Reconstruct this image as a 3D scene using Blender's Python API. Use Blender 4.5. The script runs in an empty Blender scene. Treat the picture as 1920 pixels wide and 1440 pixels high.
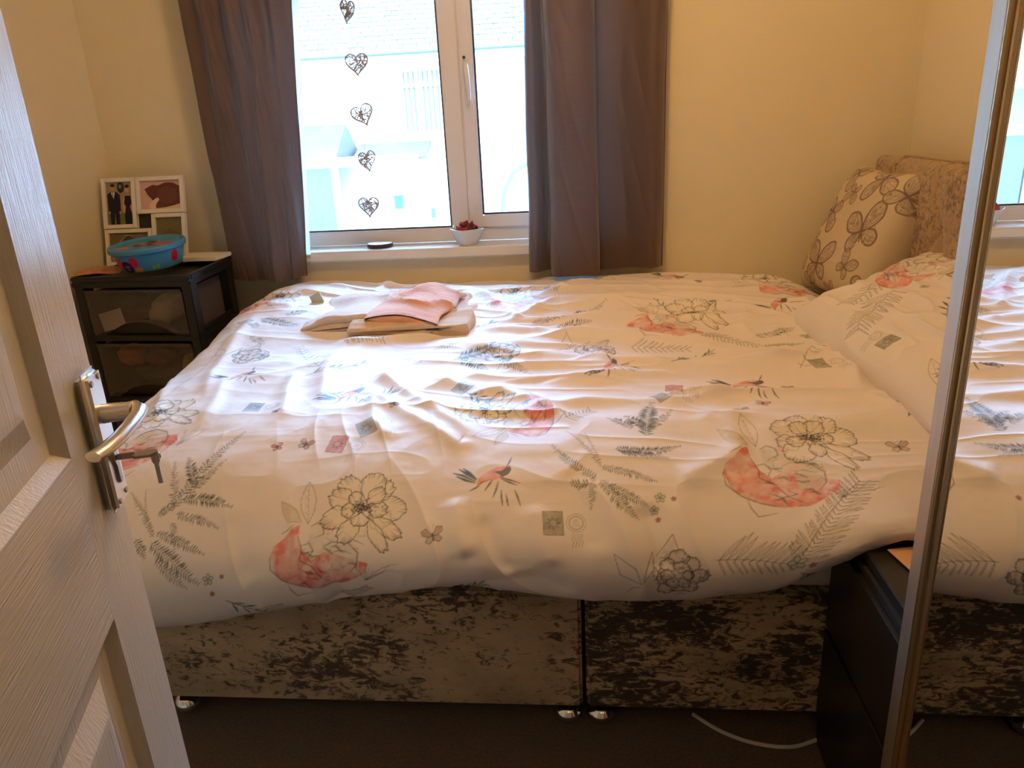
import bpy, bmesh, math, random
import numpy as np
from mathutils import Vector, Matrix
R = math.radians
sc = bpy.context.scene
COL = sc.collection

# ------------------------------------------------------------------ camera, world, sun, exposure
cd = bpy.data.cameras.new('camera'); cam = bpy.data.objects.new('camera', cd); COL.objects.link(cam)
cd.sensor_fit = 'HORIZONTAL'; cd.sensor_width = 36; cd.lens = 1400.0/1920*36; cd.clip_start = .02; cd.clip_end = 200
cam.matrix_world = Matrix(((0.994966, 0.017807, 0.098621, 0), (0.087016, 0.334652, -0.938316, 0), (-0.049713, 0.942173, 0.331418, 1.25), (0, 0, 0, 1)))
sc.camera = cam
w = bpy.data.worlds.new('world'); sc.world = w; w.use_nodes = True
wn = w.node_tree.nodes; bgn = wn['Background']
bgn.inputs['Color'].default_value = (.29, .57, 1.0, 1); bgn.inputs['Strength'].default_value = 48.0
sd = bpy.data.lights.new('sun', 'SUN'); sd.energy = 8; sd.color = (1.0, .97, .92); sd.angle = R(.6)
sun = bpy.data.objects.new('sun', sd); COL.objects.link(sun); sun.rotation_euler = (R(52), 0, R(-28))
pd = bpy.data.lights.new('window_portal', 'AREA'); pd.shape = 'RECTANGLE'; pd.size = 1.4; pd.size_y = 1.25
portal = bpy.data.objects.new('window_portal', pd); COL.objects.link(portal)
portal.location = (-.48, 2.83, 1.46); portal.rotation_euler = (R(-90), 0, 0); pd.cycles.is_portal = True
sc.view_settings.view_transform = 'Standard'; sc.view_settings.look = 'None'; sc.view_settings.gamma = 1.0
sc.view_settings.use_curve_mapping = False
sc.view_settings.exposure = 0.0
sc.cycles.max_bounces = 8; sc.cycles.diffuse_bounces = 5; sc.cycles.glossy_bounces = 4; sc.cycles.transmission_bounces = 6
sc.cycles.transparent_max_bounces = 12; sc.cycles.sample_clamp_indirect = 8; sc.cycles.caustics_refractive = False; sc.cycles.caustics_reflective = False
LAMP_POWER = 47.0
LANDING_POWER = 8.0
LAMP_COLOR = (1, .585, .235, 1)
LX_, LY_, LZ_ = -.1, 1.5, 2.12     # ceiling pendant, above the frame

# ------------------------------------------------------------------ helpers
def mat(name, col, rough=.6, metal=0.0, vary=0.0, vscale=8.0, bump=0.0, bscale=200.0, spec=.5, alpha=1.0, trans=0.0, sheen=0.0, stretch=None, coat=0.0):
    m = bpy.data.materials.new(name); m.use_nodes = True; nt = m.node_tree; N = nt.nodes; L = nt.links
    b = N['Principled BSDF']; c = tuple(col)+(1,)
    b.inputs['Base Color'].default_value = c; b.inputs['Roughness'].default_value = rough; b.inputs['Metallic'].default_value = metal
    b.inputs['Specular IOR Level'].default_value = spec; b.inputs['Alpha'].default_value = alpha
    b.inputs['Transmission Weight'].default_value = trans; b.inputs['Sheen Weight'].default_value = sheen; b.inputs['Coat Weight'].default_value = coat
    tc = N.new('ShaderNodeTexCoord'); mp = N.new('ShaderNodeMapping'); L.new(tc.outputs['Object'], mp.inputs['Vector'])
    if stretch: mp.inputs['Scale'].default_value = stretch
    nz = N.new('ShaderNodeTexNoise'); nz.inputs['Scale'].default_value = vscale; nz.inputs['Detail'].default_value = 4; L.new(mp.outputs[0], nz.inputs['Vector'])
    v = vary if vary > 0 else .03
    mr = N.new('ShaderNodeMapRange'); mr.inputs['To Min'].default_value = 1-v; mr.inputs['To Max'].default_value = 1+v; L.new(nz.outputs['Fac'], mr.inputs['Value'])
    mx = N.new('ShaderNodeVectorMath'); mx.operation = 'MULTIPLY'; mx.inputs[0].default_value = col; L.new(mr.outputs[0], mx.inputs[1]); L.new(mx.outputs[0], b.inputs['Base Color'])
    if bump > 0:
        n2 = N.new('ShaderNodeTexNoise'); n2.inputs['Scale'].default_value = bscale; n2.inputs['Detail'].default_value = 3; L.new(mp.outputs[0], n2.inputs['Vector'])
        bp = N.new('ShaderNodeBump'); bp.inputs['Strength'].default_value = bump; bp.inputs['Distance'].default_value = .002; L.new(n2.outputs['Fac'], bp.inputs['Height']); L.new(bp.outputs[0], b.inputs['Normal'])
    return m
def col_mat(name, rough=.85, bump=.15, bscale=900.0, sheen=0.0, spec=.3, emis=0):
    m = mat(name, (1, 1, 1), rough, vary=.02, vscale=30, bump=bump, bscale=bscale, sheen=sheen, spec=spec); N = m.node_tree.nodes; L = m.node_tree.links
    at = N.new('ShaderNodeAttribute'); at.attribute_name = 'Col'
    mx = [n for n in N if n.bl_idname == 'ShaderNodeVectorMath'][0]; L.new(at.outputs['Color'], mx.inputs[0])
    return m
def velvet(name, light, dark, lo, hi, sc_=(3.2, 3.2, 6.0), fine=38.0, big=1.6, bigamp=.5):
    """crushed velvet: pile pushed two ways, in flecks, with a rough sheen"""
    m = mat(name, light, .62, vary=.1, sheen=.35); N = m.node_tree.nodes; L = m.node_tree.links; b = N['Principled BSDF']
    tc = N.new('ShaderNodeTexCoord'); mp = N.new('ShaderNodeMapping'); mp.inputs['Scale'].default_value = sc_; L.new(tc.outputs['Object'], mp.inputs['Vector'])
    n1 = N.new('ShaderNodeTexNoise'); n1.inputs['Scale'].default_value = fine/3.2; n1.inputs['Detail'].default_value = 6; n1.inputs['Roughness'].default_value = .68; n1.inputs['Distortion'].default_value = .8
    n2 = N.new('ShaderNodeTexNoise'); n2.inputs['Scale'].default_value = big; n2.inputs['Detail'].default_value = 2
    L.new(mp.outputs[0], n1.inputs['Vector']); L.new(mp.outputs[0], n2.inputs['Vector'])
    a = N.new('ShaderNodeMath'); a.operation = 'MULTIPLY_ADD'; a.inputs[1].default_value = bigamp; L.new(n2.outputs['Fac'], a.inputs[0]); L.new(n1.outputs['Fac'], a.inputs[2])
    mr = N.new('ShaderNodeMapRange'); mr.interpolation_type = 'SMOOTHSTEP'; mr.inputs['From Min'].default_value = lo; mr.inputs['From Max'].default_value = hi; L.new(a.outputs[0], mr.inputs['Value'])
    mix = N.new('ShaderNodeMix'); mix.data_type = 'RGBA'; mix.inputs['A'].default_value = (*light, 1); mix.inputs['B'].default_value = (*dark, 1); L.new(mr.outputs[0], mix.inputs['Factor'])
    n3 = N.new('ShaderNodeTexNoise'); n3.inputs['Scale'].default_value = 1.1; n3.inputs['Detail'].default_value = 5; n3.inputs['Roughness'].default_value = .6; L.new(mp.outputs[0], n3.inputs['Vector'])
    m3 = N.new('ShaderNodeMapRange'); m3.inputs['From Min'].default_value = .3; m3.inputs['From Max'].default_value = .7; m3.inputs['To Min'].default_value = .6; m3.inputs['To Max'].default_value = 1.45; L.new(n3.outputs['Fac'], m3.inputs['Value'])
    v3 = N.new('ShaderNodeVectorMath'); v3.operation = 'MULTIPLY'; L.new(mix.outputs['Result'], v3.inputs[0]); L.new(m3.outputs[0], v3.inputs[1]); L.new(v3.outputs[0], b.inputs['Base Color'])
    bp = N.new('ShaderNodeBump'); bp.inputs['Strength'].default_value = .35; bp.inputs['Distance'].default_value = .004; L.new(n1.outputs['Fac'], bp.inputs['Height']); L.new(bp.outputs[0], b.inputs['Normal'])
    return m
def grain(name, col, rough, stretch, depth):
    """painted, moulded wood grain: fine relief running one way"""
    m = mat(name, col, rough, vary=.02, spec=.5); N = m.node_tree.nodes; L = m.node_tree.links; b = N['Principled BSDF']
    tc = N.new('ShaderNodeTexCoord'); mp = N.new('ShaderNodeMapping'); mp.inputs['Scale'].default_value = stretch; L.new(tc.outputs['Object'], mp.inputs['Vector'])
    nz = N.new('ShaderNodeTexNoise'); nz.inputs['Scale'].default_value = 1; nz.inputs['Detail'].default_value = 3; nz.inputs['Distortion'].default_value = .5; L.new(mp.outputs[0], nz.inputs['Vector'])
    bp = N.new('ShaderNodeBump'); bp.inputs['Strength'].default_value = depth; bp.inputs['Distance'].default_value = .0015; L.new(nz.outputs['Fac'], bp.inputs['Height']); L.new(bp.outputs[0], b.inputs['Normal'])
    return m
def link(o, parent=None):
    COL.objects.link(o)
    if parent is not None: o.parent = parent
    return o
def tag(o, label=None, cat=None, group=None, kind=None):
    if label: o['label'] = label
    if cat: o['category'] = cat
    if group: o['group'] = group
    if kind: o['kind'] = kind
    return o
def empty(name, loc=(0, 0, 0), rz=0.0, parent=None):
    o = bpy.data.objects.new(name, None); o.location = loc; o.rotation_euler = (0, 0, rz); o.empty_display_size = .05
    return link(o, parent)
class MB:
    """collects shapes and links them as one mesh"""
    def __init__(s): s.v = []; s.f = []; s.sm = []
    def add(s, vs, fs, smooth=False):
        k = len(s.v); s.v += [tuple(map(float, p)) for p in vs]; s.f += [tuple(i+k for i in f) for f in fs]; s.sm += [smooth]*len(fs); return s
    def box(s, x0, x1, y0, y1, z0, z1):
        v = [(x0, y0, z0), (x1, y0, z0), (x1, y1, z0), (x0, y1, z0), (x0, y0, z1), (x1, y0, z1), (x1, y1, z1), (x0, y1, z1)]
        return s.add(v, [(0, 3, 2, 1), (4, 5, 6, 7), (0, 1, 5, 4), (1, 2, 6, 5), (2, 3, 7, 6), (3, 0, 4, 7)])
    def prism(s, poly, z0, z1, axis='z'):
        n = len(poly)
        def P(u, v, h): return {'z': (u, v, h), 'y': (u, h, v), 'x': (h, u, v)}[axis]
        vs = [P(u, v, z0) for u, v in poly]+[P(u, v, z1) for u, v in poly]
        return s.add(vs, [tuple(range(n-1, -1, -1)), tuple(range(n, 2*n))]+[(i, (i+1) % n, n+(i+1) % n, n+i) for i in range(n)])
    def lathe(s, prof, n=24, c=(0, 0, 0), sx=1, sy=1):
        vs = []; fs = []
        for r, z in prof:
            for k in range(n):
                a = 2*math.pi*k/n; vs.append((c[0]+r*sx*math.cos(a), c[1]+r*sy*math.sin(a), c[2]+z))
        m = len(prof)
        for i in range(m-1):
            for k in range(n):
                k2 = (k+1) % n; fs.append((i*n+k, i*n+k2, (i+1)*n+k2, (i+1)*n+k))
        fs.append(tuple(range(n-1, -1, -1))); fs.append(tuple((m-1)*n+k for k in range(n)))
        return s.add(vs, fs, True)
    def tube(s, pts, r, n=8, closed=False):
        pts = [Vector(p) for p in pts]; m = len(pts); vs = []; fs = []
        rr = r if hasattr(r, '__len__') else [r]*m
        up = Vector((0, 0, 1)); prev = None
        for i, p in enumerate(pts):
            t = (pts[(i+1) % m]-pts[i-1]) if closed else (pts[min(i+1, m-1)]-pts[max(i-1, 0)])
            t.normalize()
            if prev is None:
                a = up if abs(t.z) < .9 else Vector((1, 0, 0)); u = t.cross(a).normalized()
            else:
                u = (prev-t*prev.dot(t)).normalized()
            prev = u; v = t.cross(u)
            for k in range(n):
                a = 2*math.pi*k/n; vs.append(p+(u*math.cos(a)+v*math.sin(a))*rr[i])
        for i in range(m if closed else m-1):
            j = (i+1) % m
            for k in range(n):
                k2 = (k+1) % n; fs.append((i*n+k, i*n+k2, j*n+k2, j*n+k))
        if not closed: fs += [tuple(range(n-1, -1, -1)), tuple((m-1)*n+k for k in range(n))]
        return s.add(vs, fs, True)
    def build(s, name, m, parent=None, bevel=0.0, seg=2, fix=True):
        me = bpy.data.meshes.new(name); me.from_pydata(s.v, [], s.f)
        if fix or bevel:
            bm = bmesh.new(); bm.from_mesh(me)
            if bevel:
                es = [e for e in bm.edges if len(e.link_faces) == 2 and e.calc_face_angle(0) > .6]
                bmesh.ops.bevel(bm, geom=es, offset=bevel, segments=seg, affect='EDGES', clamp_overlap=True)
            bmesh.ops.recalc_face_normals(bm, faces=bm.faces); bm.to_mesh(me); bm.free()
        if bevel or any(s.sm):
            me.polygons.foreach_set('use_smooth', [True]*len(me.polygons))
            try: me.set_sharp_from_angle(angle=R(38))
            except Exception: pass
        if m: me.materials.append(m)
        o = bpy.data.objects.new(name, me); return link(o, parent)
def box(name, x0, x1, y0, y1, z0, z1, m, parent=None, bevel=0.0, seg=2): return MB().box(x0, x1, y0, y1, z0, z1).build(name, m, parent, bevel, seg)
def grid_obj(name, P, m, parent=None, col=None, wrap=False):
    """P: (nu,nv,3) array of points -> one smooth mesh; col: (nu,nv,3) linear colours"""
    nu, nv = P.shape[:2]; me = bpy.data.meshes.new(name)
    me.vertices.add(nu*nv); me.vertices.foreach_set('co', np.ascontiguousarray(P, np.float32).ravel())
    i = np.arange(nu*nv).reshape(nu, nv)
    if wrap: i = np.vstack([i, i[:1]])
    q = np.stack([i[:-1, :-1], i[1:, :-1], i[1:, 1:], i[:-1, 1:]], -1).reshape(-1, 4).astype(np.int32)
    nf = len(q); me.loops.add(nf*4); me.loops.foreach_set('vertex_index', q.ravel())
    me.polygons.add(nf); me.polygons.foreach_set('loop_start', np.arange(nf, dtype=np.int32)*4)
    me.polygons.foreach_set('use_smooth', np.ones(nf, bool)); me.update(calc_edges=True)
    if col is not None:
        ca = me.color_attributes.new('Col', 'FLOAT_COLOR', 'POINT'); c4 = np.ones((nu*nv, 4), np.float32); c4[:, :3] = col.reshape(-1, 3); ca.data.foreach_set('color', c4.ravel())
    me.materials.append(m); o = bpy.data.objects.new(name, me); return link(o, parent)
def dup(o, parent=None):
    c = o.copy(); COL.objects.link(c); c.parent = parent
    for ch in list(o.children): dup(ch, c)
    return c
def S(r, g, b):   # sRGB 0..255 -> linear
    return tuple(((c/255)/12.92 if c <= 10 else ((c/255+.055)/1.055)**2.4) for c in (r, g, b))

# ------------------------------------------------------------------ cloth shape of the duvet
#@DUVET
def lattice(seed, n=64):
    return np.random.RandomState(seed).rand(n, n).astype(np.float32)
def vnoise(x, y, seed=0):
    """smooth value noise, -1..1"""
    L = lattice(seed); n = L.shape[0]
    xi = np.floor(x).astype(np.int64); yi = np.floor(y).astype(np.int64)
    fx = (x-xi); fy = (y-yi)
    fx = fx*fx*fx*(fx*(fx*6-15)+10); fy = fy*fy*fy*(fy*(fy*6-15)+10)
    x0 = xi % n; x1 = (xi+1) % n; y0 = yi % n; y1 = (yi+1) % n
    v = (L[x0, y0]*(1-fx)+L[x1, y0]*fx)*(1-fy)+(L[x0, y1]*(1-fx)+L[x1, y1]*fx)*fy
    return v*2-1
def fbm(x, y, seed=0, octv=3):
    s = 0; a = 1; t = 0
    for k in range(octv):
        s = s+a*vnoise(x*2**k+k*13.7, y*2**k+k*7.3, seed+k); t += a; a *= .5
    return s/t
def arc(P):
    d = np.hypot(np.diff(P[:, 0]), np.diff(P[:, 1])); return np.concatenate([[0], np.cumsum(d)])
def smooth_poly(P, n=400):
    """Catmull-Rom resample of a 2D polyline"""
    P = np.array(P, float); Q = np.vstack([2*P[0]-P[1], P, 2*P[-1]-P[-2]]); out = []
    for i in range(1, len(Q)-2):
        t = np.linspace(0, 1, n//(len(P)-1)+1)[:-1, None]
        p0, p1, p2, p3 = Q[i-1], Q[i], Q[i+1], Q[i+2]
        out.append(.5*((2*p1)+(-p0+p2)*t+(2*p0-5*p1+4*p2-p3)*t*t+(-p0+3*p1-3*p2+p3)*t**3))
    return np.vstack(out+[P[-1:]])
T_NOM = .27
FRONT = [(1.275, .96), (1.245, 1.0), (1.205, .97), (1.180, .90), (1.166, .78), (1.166, .62), (1.186, .455), (1.228, .315), (1.285, .19), (1.35, .09), (1.43, .028), (1.52, 0),
         (1.8, 0), (2.2, 0), (2.5, 0), (2.57, .03), (2.612, .12), (2.628, .3), (2.63, .5)]
LEFT = [(-1.04, .97), (-1.075, 1.0), (-1.105, .9), (-1.128, .68), (-1.135, .45), (-1.12, .25), (-1.08, .11), (-1.02, .03), (-.93, 0), (-.5, 0), (0, 0), (.5, 0), (.68, 0), (.76, .04), (.80, .12)]
def profile(C, T):
    P = np.array(C, float); P[:, 1] *= T; S = smooth_poly(P); L = arc(S)
    return S, L
SY, LY = profile(FRONT, T_NOM); SX, LX = profile(LEFT, T_NOM)
BMAX = LY[-1]; AMAX = LX[-1]
HEMX = [-1.2, -1.0, -.84, -.70, -.48, -.25, -.03, .19, .335, .42, .48, .54, .62, .8]
HEMZ = [.29, .295, .309, .338, .385, .412, .388, .390, .424, .466, .505, .527, .535, .54]
def ztop(x, y):
    b = np.interp(y, [1.1, 1.3, 1.45, 1.6, 1.8, 2.0, 2.2, 2.4, 2.6], [.60, .632, .645, .655, .675, .698, .722, .728, .722])
    r = np.interp(x, [-1.2, -1.0, -.6, -.1, .3, .6, .72, .8], [.012, .018, .0, .008, .006, -.012, -.045, -.06])
    w = np.clip((y-1.5)/.6, 0, 1)
    return b+r*w
RIDGES = []   # filled below: (points in cloth metres, height, width)
def seg_dist(a, b, pts):
    best = np.full(a.shape, 1e3, np.float32); par = np.zeros(a.shape, np.float32)
    L = arc(np.array(pts)); tot = L[-1]
    for i in range(len(pts)-1):
        x0, y0 = pts[i]; x1, y1 = pts[i+1]; dx, dy = x1-x0, y1-y0; l2 = dx*dx+dy*dy+1e-12
        t = np.clip(((a-x0)*dx+(b-y0)*dy)/l2, 0, 1)
        d = np.hypot(a-x0-t*dx, b-y0-t*dy); m = d < best
        best = np.where(m, d, best); par = np.where(m, (L[i]+t*(L[i+1]-L[i]))/tot, par)
    return best, par
def duvet_base(a, b):
    x = np.interp(a, LX, SX[:, 0]); dx = np.interp(a, LX, SX[:, 1])
    y = np.interp(b, LY, SY[:, 0]); dy = np.interp(b, LY, SY[:, 1])
    zt = ztop(x, y); hem = np.interp(x, HEMX, HEMZ)
    T = zt-hem
    front = np.clip((1.6-y)/.3, 0, 1)
    dy = dy*np.where(front > 0, T/T_NOM, 1)
    d = (np.maximum(dx, 0)**3+np.maximum(dy, 0)**3)**(1/3.)
    d = np.minimum(d, zt-.25)
    z = zt-d
    # over the chest the hem comes forward a little
    return x, y, z
def duvet_height(a, b):
    x = np.interp(a, LX, SX[:, 0]); y = np.interp(b, LY, SY[:, 0])
    top = np.clip((y-1.24)/.25, 0, 1)          # 1 on the bed top, 0 on the front fall
    fall = 1-top
    wa = a+.06*vnoise(a*3, b*3, 11); wb = b+.03*vnoise(a*4.0, b*4.0, 12)
    r1 = 1-np.abs(vnoise(wa*2.6+wb*2.0, wb*11, 21)); r1 = r1**3
    r2 = 1-np.abs(vnoise(wa*5+wb*3, wb*20, 22)); r2 = r2**4
    # lower left area: folds that fan towards the front-left corner
    left = np.clip((-.05-x)/.45, 0, 1)*np.clip((2.45-y)/.4, 0, 1)
    u = (wa*.75+wb*.66); v = (-wa*.66+wb*.75)
    r3 = (1-np.abs(vnoise(u*2.0+3, v*8, 23)))**2.2
    r4 = (1-np.abs(vnoise(wa*16+2*wb, wb*4.5, 24)))**3*np.clip((.12-np.abs(y-1.42))/.12, 0, 1)
    h = top*(.014*r1+.004*r2)*(1-.78*left)+top*left*(.012*r3+.006*vnoise(u*3+7, v*3.5, 26))+.004*r4*left
    h = h+.007*top*fbm(a*5, b*7, 31, 3)
    h = h+.006*fall*vnoise(a*5+b*1.5, b*2.2, 41)+.0045*fall*(1-np.abs(vnoise(a*8+b*3, b*4, 42)))**3
    hem = np.clip(1-b/.22, 0, 1)
    h = h+hem*.007*(1-np.abs(vnoise(a*11, b*5, 43)))**3
    h = h+.0006*fbm(a*30, b*40, 51, 2)
    for pts, A, w in RIDGES:
        d, t = seg_dist(a, b, pts)
        taper = np.clip(np.minimum(t, 1-t)*5, 0, 1); taper = taper*taper*(3-2*taper)
        h = h+A*.85*taper*np.exp(-(d/(w*1.15))**1.7)
    return h.astype(np.float32)
def grid_normals(P):
    du = np.gradient(P, axis=0); dv = np.gradient(P, axis=1)
    n = np.cross(du, dv); n /= np.linalg.norm(n, axis=2, keepdims=True)+1e-9
    n[n[..., 2] < -10] *= 1
    return n
def duvet_points(A, B):
    a, b = np.meshgrid(A, B, indexing='ij')
    x, y, z = duvet_base(a, b)
    P = np.stack([x, y, z], -1); n = grid_normals(P)
    h = duvet_height(a, b)
    Q = P+n*h[..., None]; Q[..., 1] = np.minimum(Q[..., 1], 2.633); return Q
#@END
# ------------------------------------------------------------------ printed cloth: a canvas in cloth metres, read off at the mesh points
class Canvas:
    def __init__(s, w, h, res, bg):
        s.res = res; s.nx = int(w/res)+1; s.ny = int(h/res)+1; s.c = np.empty((s.nx, s.ny, 3), np.float32); s.c[:] = bg
    def _bb(s, x0, x1, y0, y1):
        i0 = max(0, int(x0/s.res)-1); i1 = min(s.nx, int(x1/s.res)+2); j0 = max(0, int(y0/s.res)-1); j1 = min(s.ny, int(y1/s.res)+2)
        if i1 <= i0 or j1 <= j0: return None
        X, Y = np.meshgrid(np.arange(i0, i1)*s.res, np.arange(j0, j1)*s.res, indexing='ij'); return i0, i1, j0, j1, X.astype(np.float32), Y.astype(np.float32)
    def blend(s, bb, m, col):
        i0, i1, j0, j1 = bb[:4]; a = s.c[i0:i1, j0:j1]; m = m[..., None]; a[:] = a*(1-m)+np.array(col, np.float32)*m
    def stroke(s, pts, w, col, al=.8):
        """pts complex cloth points, w widths (metres)"""
        n = len(pts); w = np.atleast_1d(np.asarray(w, float)); w = np.interp(np.linspace(0, 1, n), np.linspace(0, 1, len(w)), w) if len(w) > 1 else np.full(n, w[0]); px = [p.real for p in pts]; py = [p.imag for p in pts]; wm = w.max()
        bb = s._bb(min(px)-wm, max(px)+wm, min(py)-wm, max(py)+wm)
        if bb is None: return
        X, Y = bb[4:]; M = np.zeros(X.shape, np.float32)
        for k in range(n-1):
            dx, dy = px[k+1]-px[k], py[k+1]-py[k]; l2 = dx*dx+dy*dy+1e-12
            t = np.clip(((X-px[k])*dx+(Y-py[k])*dy)/l2, 0, 1); d = np.hypot(X-px[k]-t*dx, Y-py[k]-t*dy)
            M = np.maximum(M, np.clip(((w[k]*(1-t)+w[k+1]*t)/2-d)/s.res+.5, 0, 1))
        s.blend(bb, np.minimum(M*al*1.18, 1), col)
    def fill(s, pts, col, al=.8, mottle=0.0, seed=0):
        px = np.array([p.real for p in pts]); py = np.array([p.imag for p in pts]); bb = s._bb(px.min(), px.max(), py.min(), py.max())
        if bb is None: return
        X, Y = bb[4:]; ins = np.zeros(X.shape, bool); j = len(px)-1
        for i in range(len(px)):
            if py[i] != py[j]:
                c = ((py[i] > Y) != (py[j] > Y)) & (X < (px[j]-px[i])*(Y-py[i])/(py[j]-py[i])+px[i]); ins ^= c
            j = i
        M = ins.astype(np.float32)*al
        if mottle: M = M*np.clip(1-mottle*(.5+1.3*fbm(X*55, Y*55, 60+seed, 3)), .08, 1)
        s.blend(bb, M, col)
    def sample(s, x, y):
        u = np.clip(np.asarray(x)/s.res, 0, s.nx-1.001); v = np.clip(np.asarray(y)/s.res, 0, s.ny-1.001); i = u.astype(int); j = v.astype(int); fu = (u-i)[..., None]; fv = (v-j)[..., None]
        return (s.c[i, j]*(1-fu)+s.c[i+1, j]*fu)*(1-fv)+(s.c[i, j+1]*(1-fu)+s.c[i+1, j+1]*fu)*fv
rng = random.Random(7)
INK = S(58, 46, 46); SAGE = S(82, 98, 82); DSAGE = S(50, 64, 56); CORAL = S(224, 116, 100); CORAL2 = S(246, 196, 182); OCHRE = S(196, 176, 112); CREAM = S(240, 230, 210); GREY = S(150, 150, 146); DRED = S(150, 62, 60); BLUG = S(110, 138, 140)
E1 = lambda t: complex(math.cos(t), math.sin(t))
def curve(p0, p1, bend, n=10):
    d = p1-p0; nn = d*1j; return [p0+d*t+nn*bend*math.sin(math.pi*t) for t in np.linspace(0, 1, n)]
def frond(cv, b, t, L, n, sh, bend=None):
    ax = curve(b, t, rng.uniform(-.08, .08) if bend is None else bend, 12); d = (t-b)/abs(t-b)
    col = tuple(np.array(DSAGE)*sh+np.array(SAGE)*(1-sh)); al = .55+.4*sh
    cv.stroke(ax, [.0012]*11+[.0006], DSAGE, .6*al)
    n = int(n*1.5)
    for k in range(n):
        u = (k+.6)/n; i = min(int(u*11), 10); f = u*11-i; p = ax[i]*(1-f)+ax[i+1]*f
        ll = L*(math.sin(math.pi*min(.92, u*.75+.22))**.8)*rng.uniform(.8, 1.1)
        for sgn in (1, -1):
            if rng.random() < .06: continue
            dr = d*E1(sgn*rng.uniform(.95, 1.2)); q = p+dr*ll
            m = (p+q)/2+d*ll*.08
            wd = ll*.22+.0006
            cv.stroke([p+dr*ll*.08, m, q], [wd*.35, wd, wd*.25], col, al*rng.uniform(.6, 1))
def line_leaf(cv, b, t, wd, col=INK, ticks=True, al=.6, fillc=None):
    for s_ in (1, -1):
        pts = curve(b, t, s_*wd, 9)
        if fillc is not None and s_ == 1: cv.fill(pts+curve(b, t, -wd, 9)[::-1], fillc, .8)
        cv.stroke(pts, .0011, col, al)
    mid = curve(b, t, 0, 6); cv.stroke(mid, .0008, col, al*.8)
    if ticks:
        d = (t-b)/abs(t-b)
        for k in range(1, 5):
            p = b+(t-b)*k/5.5; cv.stroke([p, p+d*E1(.6)*abs(t-b)*wd*.7], .0008, col, al*.7)
def petal(cv, c, ang, r0, r1, wdt, fillc=CREAM, ink=INK, seed=0):
    """one bumpy drawn petal, filled so it hides what is behind, with shading hatch at its edge"""
    u = E1(ang); pts = []
    rr = random.Random(seed); m = 12
    for k in range(m+1):
        t = k/m; th = (t-.5)*2; rad = r0+(r1-r0)*(1-abs(th)**2.6*.62)*(1+rr.uniform(-.09, .07)); lat = th*wdt*(.75+.25*math.sin(math.pi*t))
        pts.append(c+u*(rad)+u*1j*lat)
    poly = [c+u*r0*.6]+pts
    cv.fill(poly, fillc, .62); cv.stroke(poly+[poly[0]], .0015, ink, .78)
    for k in range(1, m, 1):
        p = pts[k]; q = c+u*r0; dd = (q-p); ln = rr.uniform(.1, .38)
        if rr.random() < .85: cv.stroke([p, p+dd*ln*.5, p+dd*ln], [.0034, .0018, .0005], ink, .42)
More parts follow.
